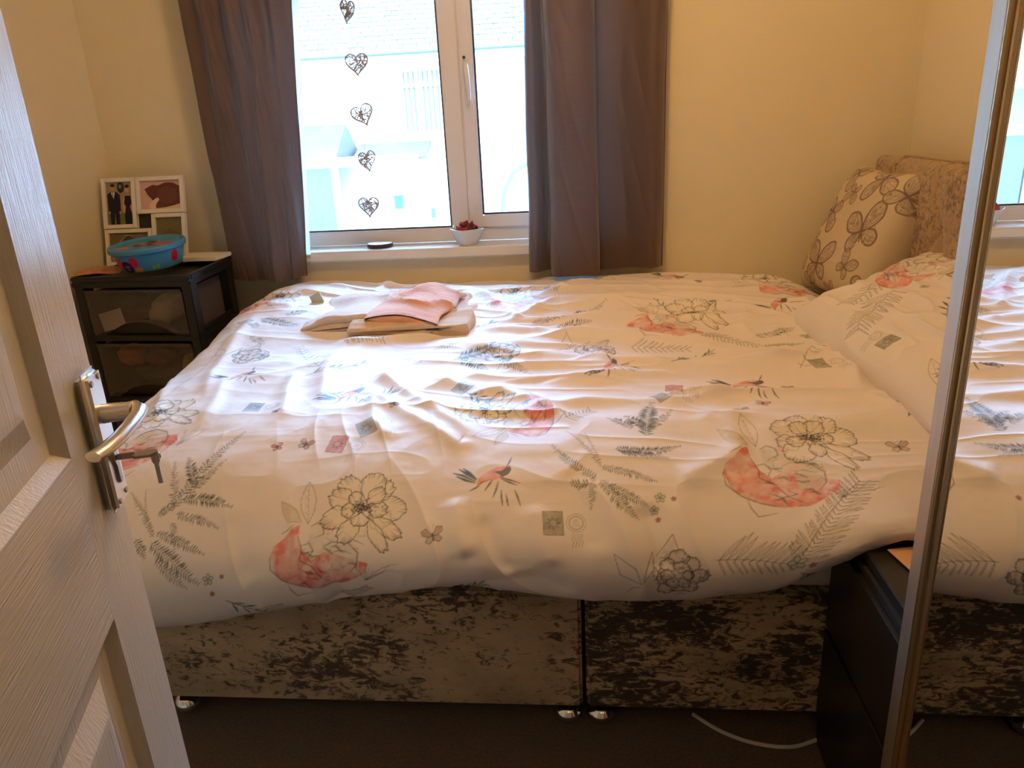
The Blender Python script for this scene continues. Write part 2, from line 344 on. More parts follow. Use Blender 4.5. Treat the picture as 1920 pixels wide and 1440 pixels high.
def peony(cv, C, D, seed=1):
    """C line-drawn flower centre, D coral flower centre (cloth metres)"""
    v = D-C; L = abs(v); mid = C+v*.45; L2 = max(.118, min(.15, L)); C = mid-v/L*L2*.45; D = C+v/L*L2
    # local frame: crop units, line centre (1470,550), coral centre (1180,900)
    lz = complex(1180-1470, -(900-550)); T = (D-C)/lz
    def P(x, y): return C+T*complex(x-1470, -(y-550))
    s = abs(T); rot = math.atan2(T.imag, T.real)
    # leaves behind
    cv.fill([P(935, 455), P(1000, 480), P(1070, 540), P(1090, 610), P(1000, 600), P(960, 540)], OCHRE, .6, .5, seed); cv.stroke([P(935, 455), P(960, 540), P(1000, 600), P(1090, 610), P(1040, 520), P(935, 455)], .001, INK, .4)
    line_leaf(cv, P(1130, 620), P(1100, 335), .17, INK)
    # watercolour coral flower
    cv.fill([P(*q) for q in [(905, 800), (930, 740), (990, 700), (1040, 640), (1080, 620), (1085, 700), (1110, 790), (1170, 860), (1240, 820), (1300, 830), (1400, 880), (1520, 930), (1500, 1000), (1420, 1040), (1330, 1080), (1200, 1065), (1090, 1030), (1010, 990), (940, 920)]], CORAL, .9, .62, seed)
    cv.fill([P(*q) for q in [(960, 800), (1040, 780), (1080, 860), (1100, 930), (1020, 950), (960, 880)]], CORAL2, .55, .7, seed+1)
    cv.fill([P(*q) for q in [(1250, 620), (1310, 640), (1300, 690), (1230, 670)]], CORAL, .7, .5, seed)
    cv.fill([P(*q) for q in [(1140, 640), (1220, 620), (1280, 700), (1400, 740), (1470, 830), (1460, 920), (1380, 980), (1300, 960), (1290, 850), (1200, 820), (1150, 740)]], S(214, 208, 198), .7, .7, seed+2)
    rr = random.Random(seed*5+1)
    for q in [[(1080, 700), (1110, 790), (1100, 850), (1170, 900), (1230, 1000), (1330, 1070)], [(905, 800), (910, 880), (980, 960), (1080, 1020), (1200, 1065)], [(1150, 640), (1190, 620), (1230, 650), (1240, 700), (1180, 720)], [(1240, 780), (1300, 760), (1400, 780), (1460, 850), (1450, 930), (1400, 985)], [(1130, 960), (1200, 1000), (1280, 990), (1240, 960)], [(1010, 990), (1020, 1040), (1050, 1100), (1160, 1090)], [(1100, 760), (1150, 750), (1180, 800), (1140, 860)], [(1300, 830), (1350, 820), (1420, 850)], [(1360, 700), (1430, 760), (1500, 800)], [(970, 670), (1010, 650), (1050, 620)]]:
        pts = [P(*a) for a in q]; cv.stroke(pts, [.0012]+[.0024]*(len(pts)-2)+[.0008], INK, .55)
    for k in range(26):
        x = rr.uniform(1130, 1460); y = rr.uniform(650, 1000); p = P(x, y); a = rr.uniform(0, 6.3); r = s*rr.uniform(18, 50)
        cv.stroke([p, p+r*E1(a), p+r*1.2*E1(a+.9)], [.0008, .002, .0006], INK, .3)
    for k in range(14):
        x = rr.uniform(940, 1450); y = rr.uniform(700, 1040); r = rr.uniform(18, 42); q = [P(x+r*math.cos(a)*rr.uniform(.6, 1.3), y+r*math.sin(a)*rr.uniform(.6, 1.3)) for a in np.linspace(0, 5.6, 8)]; cv.fill(q, S(240, 214, 200), .38, .5, seed+k)
    for k in range(9):
        x = rr.uniform(1080, 1400); y = rr.uniform(760, 1010); cv.stroke([P(x, y), P(x+rr.uniform(20, 50), y+rr.uniform(-10, 40)), P(x+rr.uniform(60, 90), y+rr.uniform(0, 60))], [.0012, .0055, .001], INK, .45)
    # line drawn flower: outer, middle, inner petals
    for k, a in enumerate(np.linspace(-.7, 4.1, 8)):
        petal(cv, C, a+rot+rr.uniform(-.12, .12), 80*s, rr.uniform(205, 275)*s, rr.uniform(88, 125)*s, seed=seed*20+k)
    petal(cv, C, -.75+rot, 120*s, 340*s, 70*s, seed=seed*20+11); petal(cv, C, -1.1+rot, 110*s, 350*s, 60*s, seed=seed*20+12)
    for k, a in enumerate(np.linspace(-.3, 4.7, 5)):
        petal(cv, C, a+rot+rr.uniform(-.2, .2), 50*s, rr.uniform(120, 180)*s, rr.uniform(62, 88)*s, seed=seed*20+30+k)
    for k in range(190):
        p = C+s*complex(rr.gauss(0, 38), rr.gauss(0, 20))*E1(rot); cv.stroke([p, p+s*complex(rr.uniform(-5, 5), rr.uniform(-5, 5))], .0019, S(60, 42, 34), .85)
    # grass fan at the lower right
    for k in range(16):
        b = P(1500+rr.uniform(-20, 20), 1060); t = P(1430+k*20, 1060-rr.uniform(60, 150)+k*3); cv.stroke(curve(b, t, rr.uniform(-.15, .15), 6), .0009, INK, .4)
def bird(cv, A, B):
    lz = complex(400, 15); T = (B-A)/lz; s0 = .00026/abs(T)
    s0 = max(.85, min(1.3, s0)); mid = (A+B)/2; T = T*s0; A = mid-T*lz/2
    def P(x, y): return A+T*complex(x-190, -(y-345))
    def st(q, w, c, al=.85): cv.stroke([P(*a) for a in q], [w*.4]+[w]*(len(q)-2)+[w*.3] if len(q) > 2 else w, c, al)
    for q in [[(190, 345), (260, 370), (360, 430)], [(230, 310), (290, 360), (360, 415)], [(260, 305), (310, 350), (365, 405)], [(215, 375), (280, 410), (350, 438)]]: st(q, .006, DSAGE, .8)
    st([(235, 315), (300, 350), (360, 410)], .003, S(70, 40, 35))
    for q in [[(370, 470), (400, 430), (440, 415)], [(430, 495), (460, 440), (480, 410)], [(490, 550), (510, 480), (520, 420)], [(325, 505), (360, 480), (390, 460)], [(560, 610), (550, 550), (545, 490)], [(600, 615), (590, 570), (580, 520)], [(685, 610), (660, 540), (640, 490)]]: st(q, .0042, SAGE, .75)
    for q in [[(525, 385), (600, 410), (680, 440)], [(540, 400), (600, 430), (660, 455)]]: st(q, .0035, S(70, 48, 44))
    st([(600, 400), (680, 430), (745, 470)], .0025, CORAL2)
    cv.fill([P(*a) for a in [(370, 470), (375, 400), (430, 340), (500, 300), (570, 290), (605, 310), (600, 350), (560, 385), (500, 405), (430, 425)]], CORAL, .8, .5, 3)
    cv.fill([P(*a) for a in [(480, 340), (540, 330), (575, 300), (600, 285), (608, 330), (585, 365), (545, 385), (520, 360)]], DSAGE, .85)
    st([(575, 300), (590, 250), (605, 200)], .003, S(50, 44, 44), .9)
def stamp(cv, A, B, k):
    d = B-A; u = d/abs(d) if abs(d) > 1e-4 else 1; u = E1(max(-.6, min(.6, math.atan2(u.imag, u.real)))) if abs(u.real) > .3 else 1
    u = u*E1(-.12); c = A; w, h = .0185, .024
    col = [S(128, 132, 112), S(206, 130, 130), S(140, 156, 160)][k]
    q = [c+u*complex(x, y) for x, y in [(-w, -h), (w, -h), (w, h), (-w, h)]]; cv.fill(q, col, .85, .25, 4); cv.stroke(q+[q[0]], .0012, INK, .6)
    rr = random.Random(k+3)
    for a in np.linspace(0, 6.28, 9): p = c+.008*E1(a); cv.stroke([p, p+.006*E1(a+.4)], [.005, .002], INK, .35)
    c2 = A+u*.0425
    for r in (.018, .0135, .0125): cv.stroke([c2+r*E1(a) for a in np.linspace(0, 6.29, 28)], .0009, INK, .5)
    for i in range(4): cv.stroke([c2+u*complex(-.008+i*.0055, -.022-t*.026)+u*.0016*math.sin(t*12) for t in np.linspace(0, 1, 14)], .001, INK, .5)
    for i in range(5): cv.stroke([c2+u*complex(-.006, .006-i*.003), c2+u*complex(.006, .006-i*.003)], .0008, INK, .35)
def butterfly(cv, c, r, ang, k):
    r = r*.001; u = E1(math.radians(ang)); A, B = [(CORAL, S(120, 60, 60)), (S(214, 140, 140), DSAGE), (S(190, 150, 140), S(110, 104, 100))][k]
    for sx in (1, -1):
        for pts, cc in (([(0, 0), (.5, .9), (1.0, .75), (.95, .3), (.5, .0)], A), ([(0, 0), (.55, -.05), (.8, -.45), (.45, -.75), (.1, -.5)], A if sx > 0 else S(200, 196, 180))):
            z = [c+u*r*complex(sx*x, y) for x, y in pts]; cv.fill(z, cc, .75, .4, k); cv.stroke(z+[z[0]], .0014, B, .75)
            for x, y in pts[1:4]: cv.stroke([c, c+u*r*complex(sx*x*.9, y*.9)], .0009, B, .55)
        cv.stroke([c, c+u*r*complex(sx*.25, 1.15)], .0008, INK, .5)
    cv.stroke([c+u*r*.3j, c-u*r*.5j], .0024, S(60, 50, 50), .7)
def flower_small(cv, c, r):
    r = r*.00085
    for k in range(5):
        a = k*1.257+.3; z = [c+r*E1(a)*complex(x, y) for x, y in [(0, 0), (.5, .35), (.95, .25), (1, -.15), (.5, -.35)]]; cv.fill(z, S(190, 200, 184) if r > .007 else DRED, .6); cv.stroke(z+[z[0]], .0012, DSAGE if r > .007 else DRED, .7)
def sketch_peony(cv, C, D, seed):
    v = D-C; T = (v/abs(v))*.000265 / complex(-1, -.17)*abs(complex(-1, -.17)) if abs(v) > 1e-4 else .000265
    rr = random.Random(seed+90); s = abs(T)
    def P(x, y): return C+T*complex(x-1580, -(y-960))
    for q in ([(1330, 1020), (1190, 940), (1155, 780)], [(1330, 1020), (1300, 900), (1155, 780)], [(1340, 1020), (1370, 900), (1415, 770)], [(1350, 1000), (1420, 900), (1415, 770)], [(1330, 1040), (1270, 1060), (1230, 1110)], [(1600, 800), (1560, 650), (1520, 700), (1440, 800)]): cv.stroke([P(*a) for a in q], [.0010, .002, .001], INK, .6)
    cv.fill([P(*a) for a in [(1480, 780), (1530, 660), (1570, 650), (1600, 790)]], GREY, .4, .6)
    for k, a in enumerate(np.linspace(0, 6.28, 9)): petal(cv, C, a+rr.uniform(-.2, .2), 80*s, rr.uniform(140, 205)*s, rr.uniform(70, 100)*s, fillc=S(222, 210, 200), seed=seed*31+k)
    for k, a in enumerate(np.linspace(.3, 6.5, 6)): petal(cv, C, a+rr.uniform(-.3, .3), 35*s, rr.uniform(80, 130)*s, rr.uniform(50, 75)*s, fillc=S(226, 216, 206), seed=seed*37+k)
    for k in range(26):
        a = rr.uniform(0, 6.28); r = s*rr.uniform(60, 190); a2 = a+rr.uniform(.25, .5); cv.stroke([C+r*E1(a+(a2-a)*t)*(1+.06*math.sin(9*t)) for t in np.linspace(0, 1, 6)], [.001, .003, .0045, .0045, .003, .001], INK, .36)
def palm(cv, b, t, l, r, n):
    l = min(l, 86)*.00085; r = r*.00085; d = (t-b)/abs(t-b); cv.stroke(curve(b, t, .05, 8), .0014, INK, .6)
    for k in range(n):
        u = (k+.5)/n; p = b+(t-b)*u
        for L, sg in ((l, 1), (r, -1)):
            L2 = L*(1-.35*u)*rng.uniform(.9, 1.1); q = p+d*E1(sg*rng.uniform(.85, 1.05))*L2; line_leaf(cv, p, q, .055, INK, True, .5)
def branch(cv, b, t, n):
    d = (t-b)/abs(t-b); ax = curve(b, t, rng.uniform(-.15, .15), 10); cv.stroke(ax, [.002]*9+[.001], DSAGE, .8)
    for k in range(n):
        p = ax[int((k+1)/(n+1)*9)]
        for sg in (1, -1):
            q = p+d*E1(sg*rng.uniform(.4, .8))*rng.uniform(.02, .035); cv.stroke([p, (p+q)/2+d*.003, q], [.001, .006, .001], DSAGE if rng.random() < .6 else BLUG, .75)

# print positions on the cloth, in metres from its lower left corner
FR_ = [(0.572,0.331,0.667,0.511,17,20,0.55),(0.572,0.323,0.537,0.436,11,13,0.6),(0.61,0.369,0.565,0.444,15,12,1),(0.588,0.349,0.701,0.325,15,15,1),(0.581,0.32,0.682,0.287,12,14,0.8),(0.55,0.287,0.663,0.24,12,15,0.8),(0.543,0.269,0.654,0.189,19,15,0.6),(0.546,0.279,0.468,0.367,9,15,0.7),(0.559,0.24,0.629,0.183,12,10,0.5),(0.509,0.276,0.537,0.24,12,6,1),(0.6,0.354,0.657,0.429,12,12,0.6),(0.543,0.287,0.499,0.372,5,11,0.4),(0.543,0.318,0.575,0.341,11,7,0.7),(0.578,0.305,0.597,0.253,9,8,0.5),(1.418,0.374,1.33,0.46,12,16,0.7),(1.406,0.362,1.368,0.367,14,5,1),(1.428,0.398,1.361,0.498,7,15,0.55),(1.428,0.405,1.396,0.491,6,10,0.4),(1.456,0.442,1.586,0.457,15,19,0.9),(1.466,0.434,1.56,0.421,12,15,0.7),(1.428,0.4,1.532,0.364,12,16,0.75),(1.425,0.369,1.494,0.289,15,14,0.6),(1.44,0.359,1.513,0.315,13,12,0.7),(1.412,0.377,1.406,0.31,9,10,0.5),(1.519,0.485,1.542,0.599,24,14,0.6),(1.497,0.511,1.444,0.55,12,12,0.5),(1.523,0.511,1.481,0.555,16,9,1),(1.519,0.498,1.579,0.568,14,10,0.6),(1.286,1.11,1.466,1.252,20,16,0.5),(1.32,1.079,1.421,1.113,18,10,0.7),(1.368,1.165,1.406,1.201,20,6,1),(1.251,1.105,1.305,1.116,14,7,0.5),(1.071,0.896,1.172,0.943,26,14,0.9),(1.065,0.888,1.159,0.816,24,12,0.9),(1.153,0.855,1.273,0.785,16,14,0.6),(1.169,0.901,1.219,0.862,16,7,0.8),(0.935,0.888,0.989,0.85,18,5,0.7),(1.068,0.976,1.001,0.94,12,7,0.6),(1.845,1.004,1.962,1.087,22,13,0.6),(1.845,0.94,1.958,0.971,20,13,0.6),(1.99,1.007,2.06,1.097,24,7,1),(1.993,0.992,2.056,0.968,20,9,0.9),(1.962,1.033,1.996,1.017,16,6,0.6),(0.436,1.178,0.572,1.128,26,13,0.7),(0.502,1.198,0.569,1.245,20,9,0.6),(0.455,1.11,0.36,1.18,24,10,0.6),(0.379,1.095,0.297,1.201,18,5,1),(0.455,1.048,0.509,1.012,18,6,0.4)]
PE_ = [(0.967,0.315,0.884,0.201),(1.854,0.491,1.731,0.331),(1.162,1.487,1.229,1.193),(1.715,1.17,1.598,1.048),(1.185,0.597,1.286,0.568),(0.426,0.597,0.423,0.465),(1.987,1.58,2.031,1.412),(0.407,1.384,0.351,1.307)]
BI_ = [(1.128,0.387,1.257,0.393),(1.393,0.741,1.478,0.826),(0.464,0.77,0.562,0.819),(0.761,0.648,0.884,0.713),(1.668,0.736,1.81,0.726),(1.861,1.214,1.993,1.281),(1.617,1.624,1.731,1.549)]
ST_ = [(1.336,0.281,1.368,0.287,0),(1.564,0.627,1.516,0.666,0),(0.881,0.473,0.894,0.547,1),(1.115,0.71,1.077,0.702,2),(1.952,0.819,2.003,0.834,0),(1.453,1.549,1.425,1.534,0),(1.598,0.682,1.579,0.744,1),(0.641,0.62,0.676,0.625,2),(0.932,0.522,0.907,0.55,2)]
BU_ = [(0.755,0.462,14,20,0),(0.812,0.473,19,-20,1),(1.112,0.25,24,15,2),(1.993,0.436,24,5,2),(1.778,0.615,18,-20,0),(0.976,0.604,16,10,1),(1.728,0.578,18,10,1),(1.851,0.695,16,0,1),(1.763,1.469,14,30,1),(1.513,1.611,9,0,0),(0.708,0.584,12,0,0),(2.06,0.584,20,20,1),(0.297,1.085,14,40,1)]
SP_ = [(1.56,0.178,1.494,0.165),(1.428,0.909,1.384,0.924),(0.502,0.932,0.433,0.922),(1.185,0.917,1.216,0.862)]
PALM_ = [(1.759,0.17,1.895,0.341,58,62,22),(1.624,0.207,1.753,0.178,86,40,10),(0.755,0.124,0.787,0.085,70,5,5),(0.926,0.101,0.986,0.137,16,26,12),(1.513,0.948,1.662,0.927,55,40,10),(1.715,1.03,1.835,0.94,40,40,14),(0.73,1.017,0.856,1.002,40,40,12),(0.73,0.831,0.613,0.999,40,30,12),(1.222,1.431,1.317,1.41,30,30,10),(1.902,0.795,2.041,1.01,25,25,8),(1.355,0.542,1.412,0.591,30,30,8)]
BR_ = [(1.608,0.819,1.725,0.917,5),(0.704,0.79,0.856,0.881,5),(0.704,0.15,0.787,0.085,4),(0.768,0.671,0.853,0.669,3),(0.875,0.612,0.96,0.697,5),(1.118,0.695,1.197,0.643,3),(2.056,0.602,2.091,0.506,2),(1.639,1.175,1.605,1.283,2),(1.077,1.087,1.147,1.152,3),(1.829,1.276,1.756,1.214,2),(1.15,0.098,1.204,0.127,4),(1.769,0.147,1.785,0.116,3)]
FL_ = [(0.673,0.196,13),(0.701,0.199,5),(0.679,0.168,6),(1.535,0.331,12),(1.523,0.307,10),(1.56,0.328,6),(1.529,0.289,6),(1.763,0.176,20),(1.788,0.163,8)]
RI_ = [([(0.954,1.588),(1.08,1.384),(1.162,1.239),(1.21,1.152),(1.324,1.296),(1.456,1.276),(1.592,1.304),(1.725,1.304),(1.864,1.387)],0.014,0.018),([(1.033,1.085),(1.2,1.069),(1.361,1.012),(1.51,1.012),(1.671,1.007),(1.804,0.981)],0.018,0.022),([(1.083,1.159),(1.226,1.121),(1.346,1.121),(1.497,1.147),(1.652,1.219),(1.867,1.242)],0.01,0.018),([(1.065,0.976),(1.156,0.937),(1.282,0.901),(1.403,0.865),(1.532,0.826),(1.722,0.811),(1.842,0.798)],0.013,0.02),([(1.279,0.728),(1.403,0.749),(1.504,0.764),(1.643,0.775)],0.01,0.018),([(1.109,0.679),(1.207,0.695),(1.27,0.651),(1.333,0.586),(1.384,0.491)],0.013,0.015),([(1.222,0.578),(1.286,0.607),(1.403,0.633),(1.507,0.615),(1.586,0.609),(1.684,0.664),(1.769,0.733)],0.013,0.018),([(0.869,0.831),(0.979,0.695),(1.09,0.571),(1.181,0.483)],0.016,0.018),([(0.891,0.692),(1.005,0.578),(1.074,0.522),(1.14,0.462),(1.188,0.478)],0.012,0.016),([(1.017,0.775),(1.115,0.72),(1.232,0.697)],0.009,0.015),([(0.742,0.971),(0.752,0.803),(0.799,0.617)],0.012,0.02),([(0.673,0.831),(0.685,0.72),(0.739,0.545)],0.012,0.018),([(0.907,0.679),(0.941,0.545),(1.005,0.473)],0.009,0.015),([(0.407,1.211),(0.42,1.023),(0.449,0.824),(0.515,0.627)],0.014,0.02),([(0.496,0.813),(0.54,0.63),(0.55,0.524)],0.01,0.018),([(0.291,0.914),(0.395,0.653),(0.442,0.542)],0.011,0.016),([(0.701,1.01),(0.828,0.997),(0.963,1.046),(1.033,1.085)],0.014,0.016),([(0.344,1.41),(0.468,1.412),(0.556,1.477)],0.014,0.018),([(0.518,1.276),(0.414,1.283),(0.332,1.265)],0.01,0.018),([(0.49,1.565),(0.692,1.513),(0.777,1.616)],0.01,0.015),([(1.867,1.242),(1.823,1.082),(1.842,0.974)],0.01,0.018),([(2.025,1.33),(2.053,1.211),(2.056,1.066)],0.018,0.025),([(1.949,1.149),(1.917,1.061),(1.924,0.984)],0.008,0.016),([(1.722,0.811),(1.851,0.844),(1.987,0.922),(2.094,0.989)],0.016,0.02),([(2.088,0.974),(2.022,0.795),(1.99,0.656)],0.02,0.02),([(1.671,0.524),(1.759,0.581),(1.848,0.584)],0.008,0.02),([(1.63,0.563),(1.69,0.506),(1.706,0.418)],0.009,0.02),([(1.57,0.369),(1.624,0.395),(1.712,0.447)],0.01,0.022),([(1.409,1.57),(1.324,1.425),(1.241,1.358)],0.01,0.016),([(1.346,1.092),(1.26,1.041)],0.006,0.012),([(2.0,0.653),(2.041,0.589),(2.088,0.563)],0.012,0.014),([(1.507,0.323),(1.523,0.25),(1.535,0.178)],-0.01,0.02),([(1.143,0.336),(1.159,0.256),(1.181,0.199)],0.009,0.02),([(1.197,0.3),(1.232,0.225),(1.26,0.165)],-0.008,0.018),([(1.298,0.325),(1.311,0.25),(1.339,0.186)],0.007,0.02),([(0.698,0.315),(0.727,0.245),(0.761,0.176)],-0.006,0.03),([(1.349,0.395),(1.399,0.315),(1.415,0.212)],-0.006,0.025),([(0.916,0.16),(0.929,0.111),(0.932,0.09)],-0.012,0.02),([(1.178,0.121),(1.308,0.17),(1.377,0.132)],-0.006,0.02)]
# ------------------------------------------------------------------ materials
M_ = {}
M_['wall'] = mat('cream_wall_paint', (.80, .71, .49), .75, vary=.03, vscale=2, bump=.25, bscale=160, spec=.3)
M_['ceil'] = mat('white_ceiling_paint', (.84, .83, .80), .9, vary=.02)
M_['trimw'] = mat('white_gloss_paint', (.80, .79, .76), .25, vary=.02)
M_['upvc'] = mat('white_window_plastic', (.80, .78, .77), .32, vary=.02, vscale=3)
M_['gasket'] = mat('black_rubber_gasket', (.05, .055, .065), .5)
M_['carpet'] = mat('brown_carpet', (.13, .092, .066), 1.0, vary=.55, vscale=160, bump=1.0, bscale=420, sheen=.2, spec=.1)
M_['door_v'] = grain('white_door_upright_grain', (.84, .81, .75), .26, (400, 500, 12), .5)
M_['door_h'] = grain('white_door_level_grain', (.84, .81, .75), .26, (400, 16, 520), .5)
M_['door_p'] = grain('white_door_panel_grain', (.84, .81, .75), .28, (260, 330, 9), .55)
M_['chrome'] = mat('chrome', (.82, .82, .80), .08, 1.0)
M_['satin'] = mat('satin_aluminium', (.74, .71, .66), .28, 1.0, vary=.05, vscale=60)
M_['steel'] = mat('dull_key_steel', (.42, .39, .35), .3, 1.0)
M_['brass'] = mat('champagne_bronze_metal', (.62, .47, .27), .27, 1.0, vary=.12, vscale=5, stretch=(40, 40, 2), bump=.15, bscale=60)
M_['brass_flat'] = mat('brushed_champagne_metal', (.56, .47, .36), .42, .9, vary=.15, vscale=4, stretch=(60, 60, 1.5), bump=.2, bscale=50)
M_['mirror'] = mat('silvered_mirror', (.90, .90, .88), .0, 1.0, vary=.001)
M_['blackwood'] = mat('black_brown_wood', (.012, .010, .009), .38, vary=.3, vscale=6, stretch=(3, 30, 30))
M_['gap_shade'] = mat('black_gap_shade', (.004, .004, .004), .8)  # near-black colour standing in for shade inside the groove and drawer gaps
M_['blackplastic'] = mat('black_plastic', (.012, .012, .013), .33, vary=.1)
M_['mattress'] = mat('cream_mattress_ticking', (.74, .70, .58), .9, bump=.3, bscale=300)
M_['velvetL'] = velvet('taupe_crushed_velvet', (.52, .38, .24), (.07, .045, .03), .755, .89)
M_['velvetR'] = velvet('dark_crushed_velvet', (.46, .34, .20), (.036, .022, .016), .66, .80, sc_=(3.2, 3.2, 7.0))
M_['velvetH'] = velvet('fawn_crushed_velvet', (.40, .27, .14), (.13, .07, .04), .70, .92, sc_=(3, 3, 3), fine=75, big=2.2)
M_['duvet'] = col_mat('printed_cotton', .54, .10, 1400, sheen=.1, spec=.62)
M_['linen'] = col_mat('printed_linen', .9, .5, 900)
M_['photo'] = col_mat('photo_print', .22, 0.0)
M_['wicker'] = mat('grey_brown_wicker', (.44, .38, .35), .8, vary=.2, vscale=60)
M_['thread'] = mat('pale_thread', (.5, .48, .45), .8)
M_['bowl'] = mat('white_glazed_china', (.80, .82, .84), .15, vary=.01)
M_['cork'] = mat('dark_wood_edge', (.06, .025, .03), .4)
M_['lime'] = mat('pale_disc_top', (.68, .70, .66), .5)
M_['towelA'] = mat('cream_towelling', (.80, .62, .50), 1.0, vary=.1, vscale=90, bump=1.0, bscale=420, sheen=.4, spec=.1)
M_['towelB'] = mat('peach_towelling', (.82, .42, .28), 1.0, vary=.1, vscale=90, bump=.9, bscale=420, sheen=.4, spec=.1)
M_['towelC'] = mat('sand_towelling', (.74, .54, .36), 1.0, vary=.1, vscale=90, bump=1.0, bscale=420, sheen=.4, spec=.1)
M_['card'] = mat('green_grey_card', (.45, .50, .40), .7)
M_['white_card'] = mat('white_frame_lacquer', (.78, .74, .66), .35)
M_['paper'] = mat('white_paper', (.78, .72, .62), .7, vary=.04, vscale=20)
M_['cord'] = mat('white_cable_sheath', (.62, .58, .50), .45)
M_['peach'] = mat('peach_booklet_cover', (.72, .42, .24), .5, vary=.08)
M_['dark_red'] = mat('dark_red_booklet_edge', (.09, .02, .02), .6)
M_['blue'] = col_mat('blue_tub_plastic', .28, 0.0, spec=.5)
M_['lidblue'] = col_mat('blue_lid_plastic', .25, 0.0, spec=.5)
def glassmat(name, tint=(1, 1, 1), gl=.06, rough=0.0):
    m = bpy.data.materials.new(name); m.use_nodes = True; N = m.node_tree.nodes; L = m.node_tree.links; N.remove(N['Principled BSDF'])
    t = N.new('ShaderNodeBsdfTransparent'); t.inputs['Color'].default_value = (*tint, 1); g = N.new('ShaderNodeBsdfGlossy'); g.inputs['Roughness'].default_value = rough
    fr = N.new('ShaderNodeFresnel'); fr.inputs['IOR'].default_value = 1.45; mx = N.new('ShaderNodeMixShader'); L.new(fr.outputs[0], mx.inputs[0]); L.new(t.outputs[0], mx.inputs[1]); L.new(g.outputs[0], mx.inputs[2]); L.new(mx.outputs[0], N['Material Output'].inputs['Surface']); return m
M_['glass'] = glassmat('window_glass', (.96, .98, .98))
def smoked(name, tint, body, fac):
    """smoky see-through plastic: part clear, part cloudy"""
    m = mat(name, body, .3, vary=.2, vscale=9); N = m.node_tree.nodes; L = m.node_tree.links
    t = N.new('ShaderNodeBsdfTransparent'); t.inputs['Color'].default_value = (*tint, 1); mx = N.new('ShaderNodeMixShader'); mx.inputs[0].default_value = fac
    L.new(t.outputs[0], mx.inputs[1]); L.new(N['Principled BSDF'].outputs[0], mx.inputs[2]); L.new(mx.outputs[0], N['Material Output'].inputs['Surface']); return m
M_['smoke'] = smoked('smoked_clear_plastic', (.94, .90, .86), (.22, .18, .15), .24)
M_['smokeside'] = smoked('smoked_side_plastic', (.6, .56, .56), (.17, .14, .15), .7)
def cloth(name, col, tr, fac, slub=True):
    m = mat(name, col, .46, vary=.16, vscale=6, stretch=(4, 4, 70), sheen=.35, bump=.3, bscale=40); N = m.node_tree.nodes; L = m.node_tree.links
    t = N.new('ShaderNodeBsdfTranslucent'); t.inputs['Color'].default_value = (*tr, 1); mx = N.new('ShaderNodeMixShader'); mx.inputs[0].default_value = fac
    L.new(N['Principled BSDF'].outputs[0], mx.inputs[1]); L.new(t.outputs[0], mx.inputs[2]); L.new(mx.outputs[0], N['Material Output'].inputs['Surface']); return m
M_['curtain'] = cloth('taupe_slub_silk', (.112, .064, .047), (.20, .19, .17), .12)
M_['lining'] = cloth('cream_curtain_lining', (.70, .66, .60), (.6, .60, .58), .6)

# ------------------------------------------------------------------ room shell
XL, XR, YB, YW, ZC = -1.685, 1.06, -.12, 2.64, 2.36
def struct(o): o['kind'] = 'structure'; return o
struct(box('floor', XL-.1, XR+.1, -1.4, YW+.1, -.1, 0, M_['carpet']))
struct(box('ceiling', XL-.1, XR+.1, -1.4, YW+.2, ZC, ZC+.1, M_['ceil']))
struct(box('wall_left', XL-.1, XL, -.22, YW+.15, 0, ZC, M_['wall']))
struct(box('wall_right', XR, XR+.1, -.22, YW+.15, 0, ZC, M_['wall']))
WX0, WX1, WZ0, WZ1 = -1.16, .22, .806, 2.12
m = MB(); m.box(XL, WX0, YW, YW+.26, 0, ZC); m.box(WX1, XR, YW, YW+.26, 0, ZC); m.box(WX0, WX1, YW, YW+.26, 0, WZ0); m.box(WX0, WX1, YW, YW+.26, WZ1, ZC)
struct(m.build('wall_window', M_['wall']))
m = MB(); m.box(XL, -.23, YB-.1, YB, 0, ZC); m.box(.55, XR, YB-.1, YB, 0, ZC); m.box(-.23, .55, YB-.1, YB, 2.0, ZC)
struct(m.build('wall_back', M_['wall']))
m = MB(); m.box(-1.0, -.95, -1.4, YB-.1, 0, ZC); m.box(.95, 1.0, -1.4, YB-.1, 0, ZC); m.box(-1.0, 1.0, -1.45, -1.4, 0, ZC)
struct(m.build('wall_landing', M_['wall']))
m = MB(); m.prism([(0, 0), (.018, 0), (.018, .085), (.010, .10), (0, .10)], 0, 1)
def skirting(name, x0, x1, y0, y1): return struct(box(name, x0, x1, y0, y1, 0, .11, M_['trimw'], bevel=.006))
skirting('baseboard_window', XL+.02, XR-.02, YW-.018, YW); skirting('baseboard_left', XL, XL+.018, YB, YW-.02); skirting('baseboard_right', XR-.018, XR, 1.4, YW-.02)
m = MB(); m.prism([(2.60, .806), (2.607, .842), (2.76, .842), (2.76, .806)], WX0-.03, .195, 'x')
sill = m.build('trim_windowsill', M_['trimw'], bevel=.006, seg=3); struct(sill)

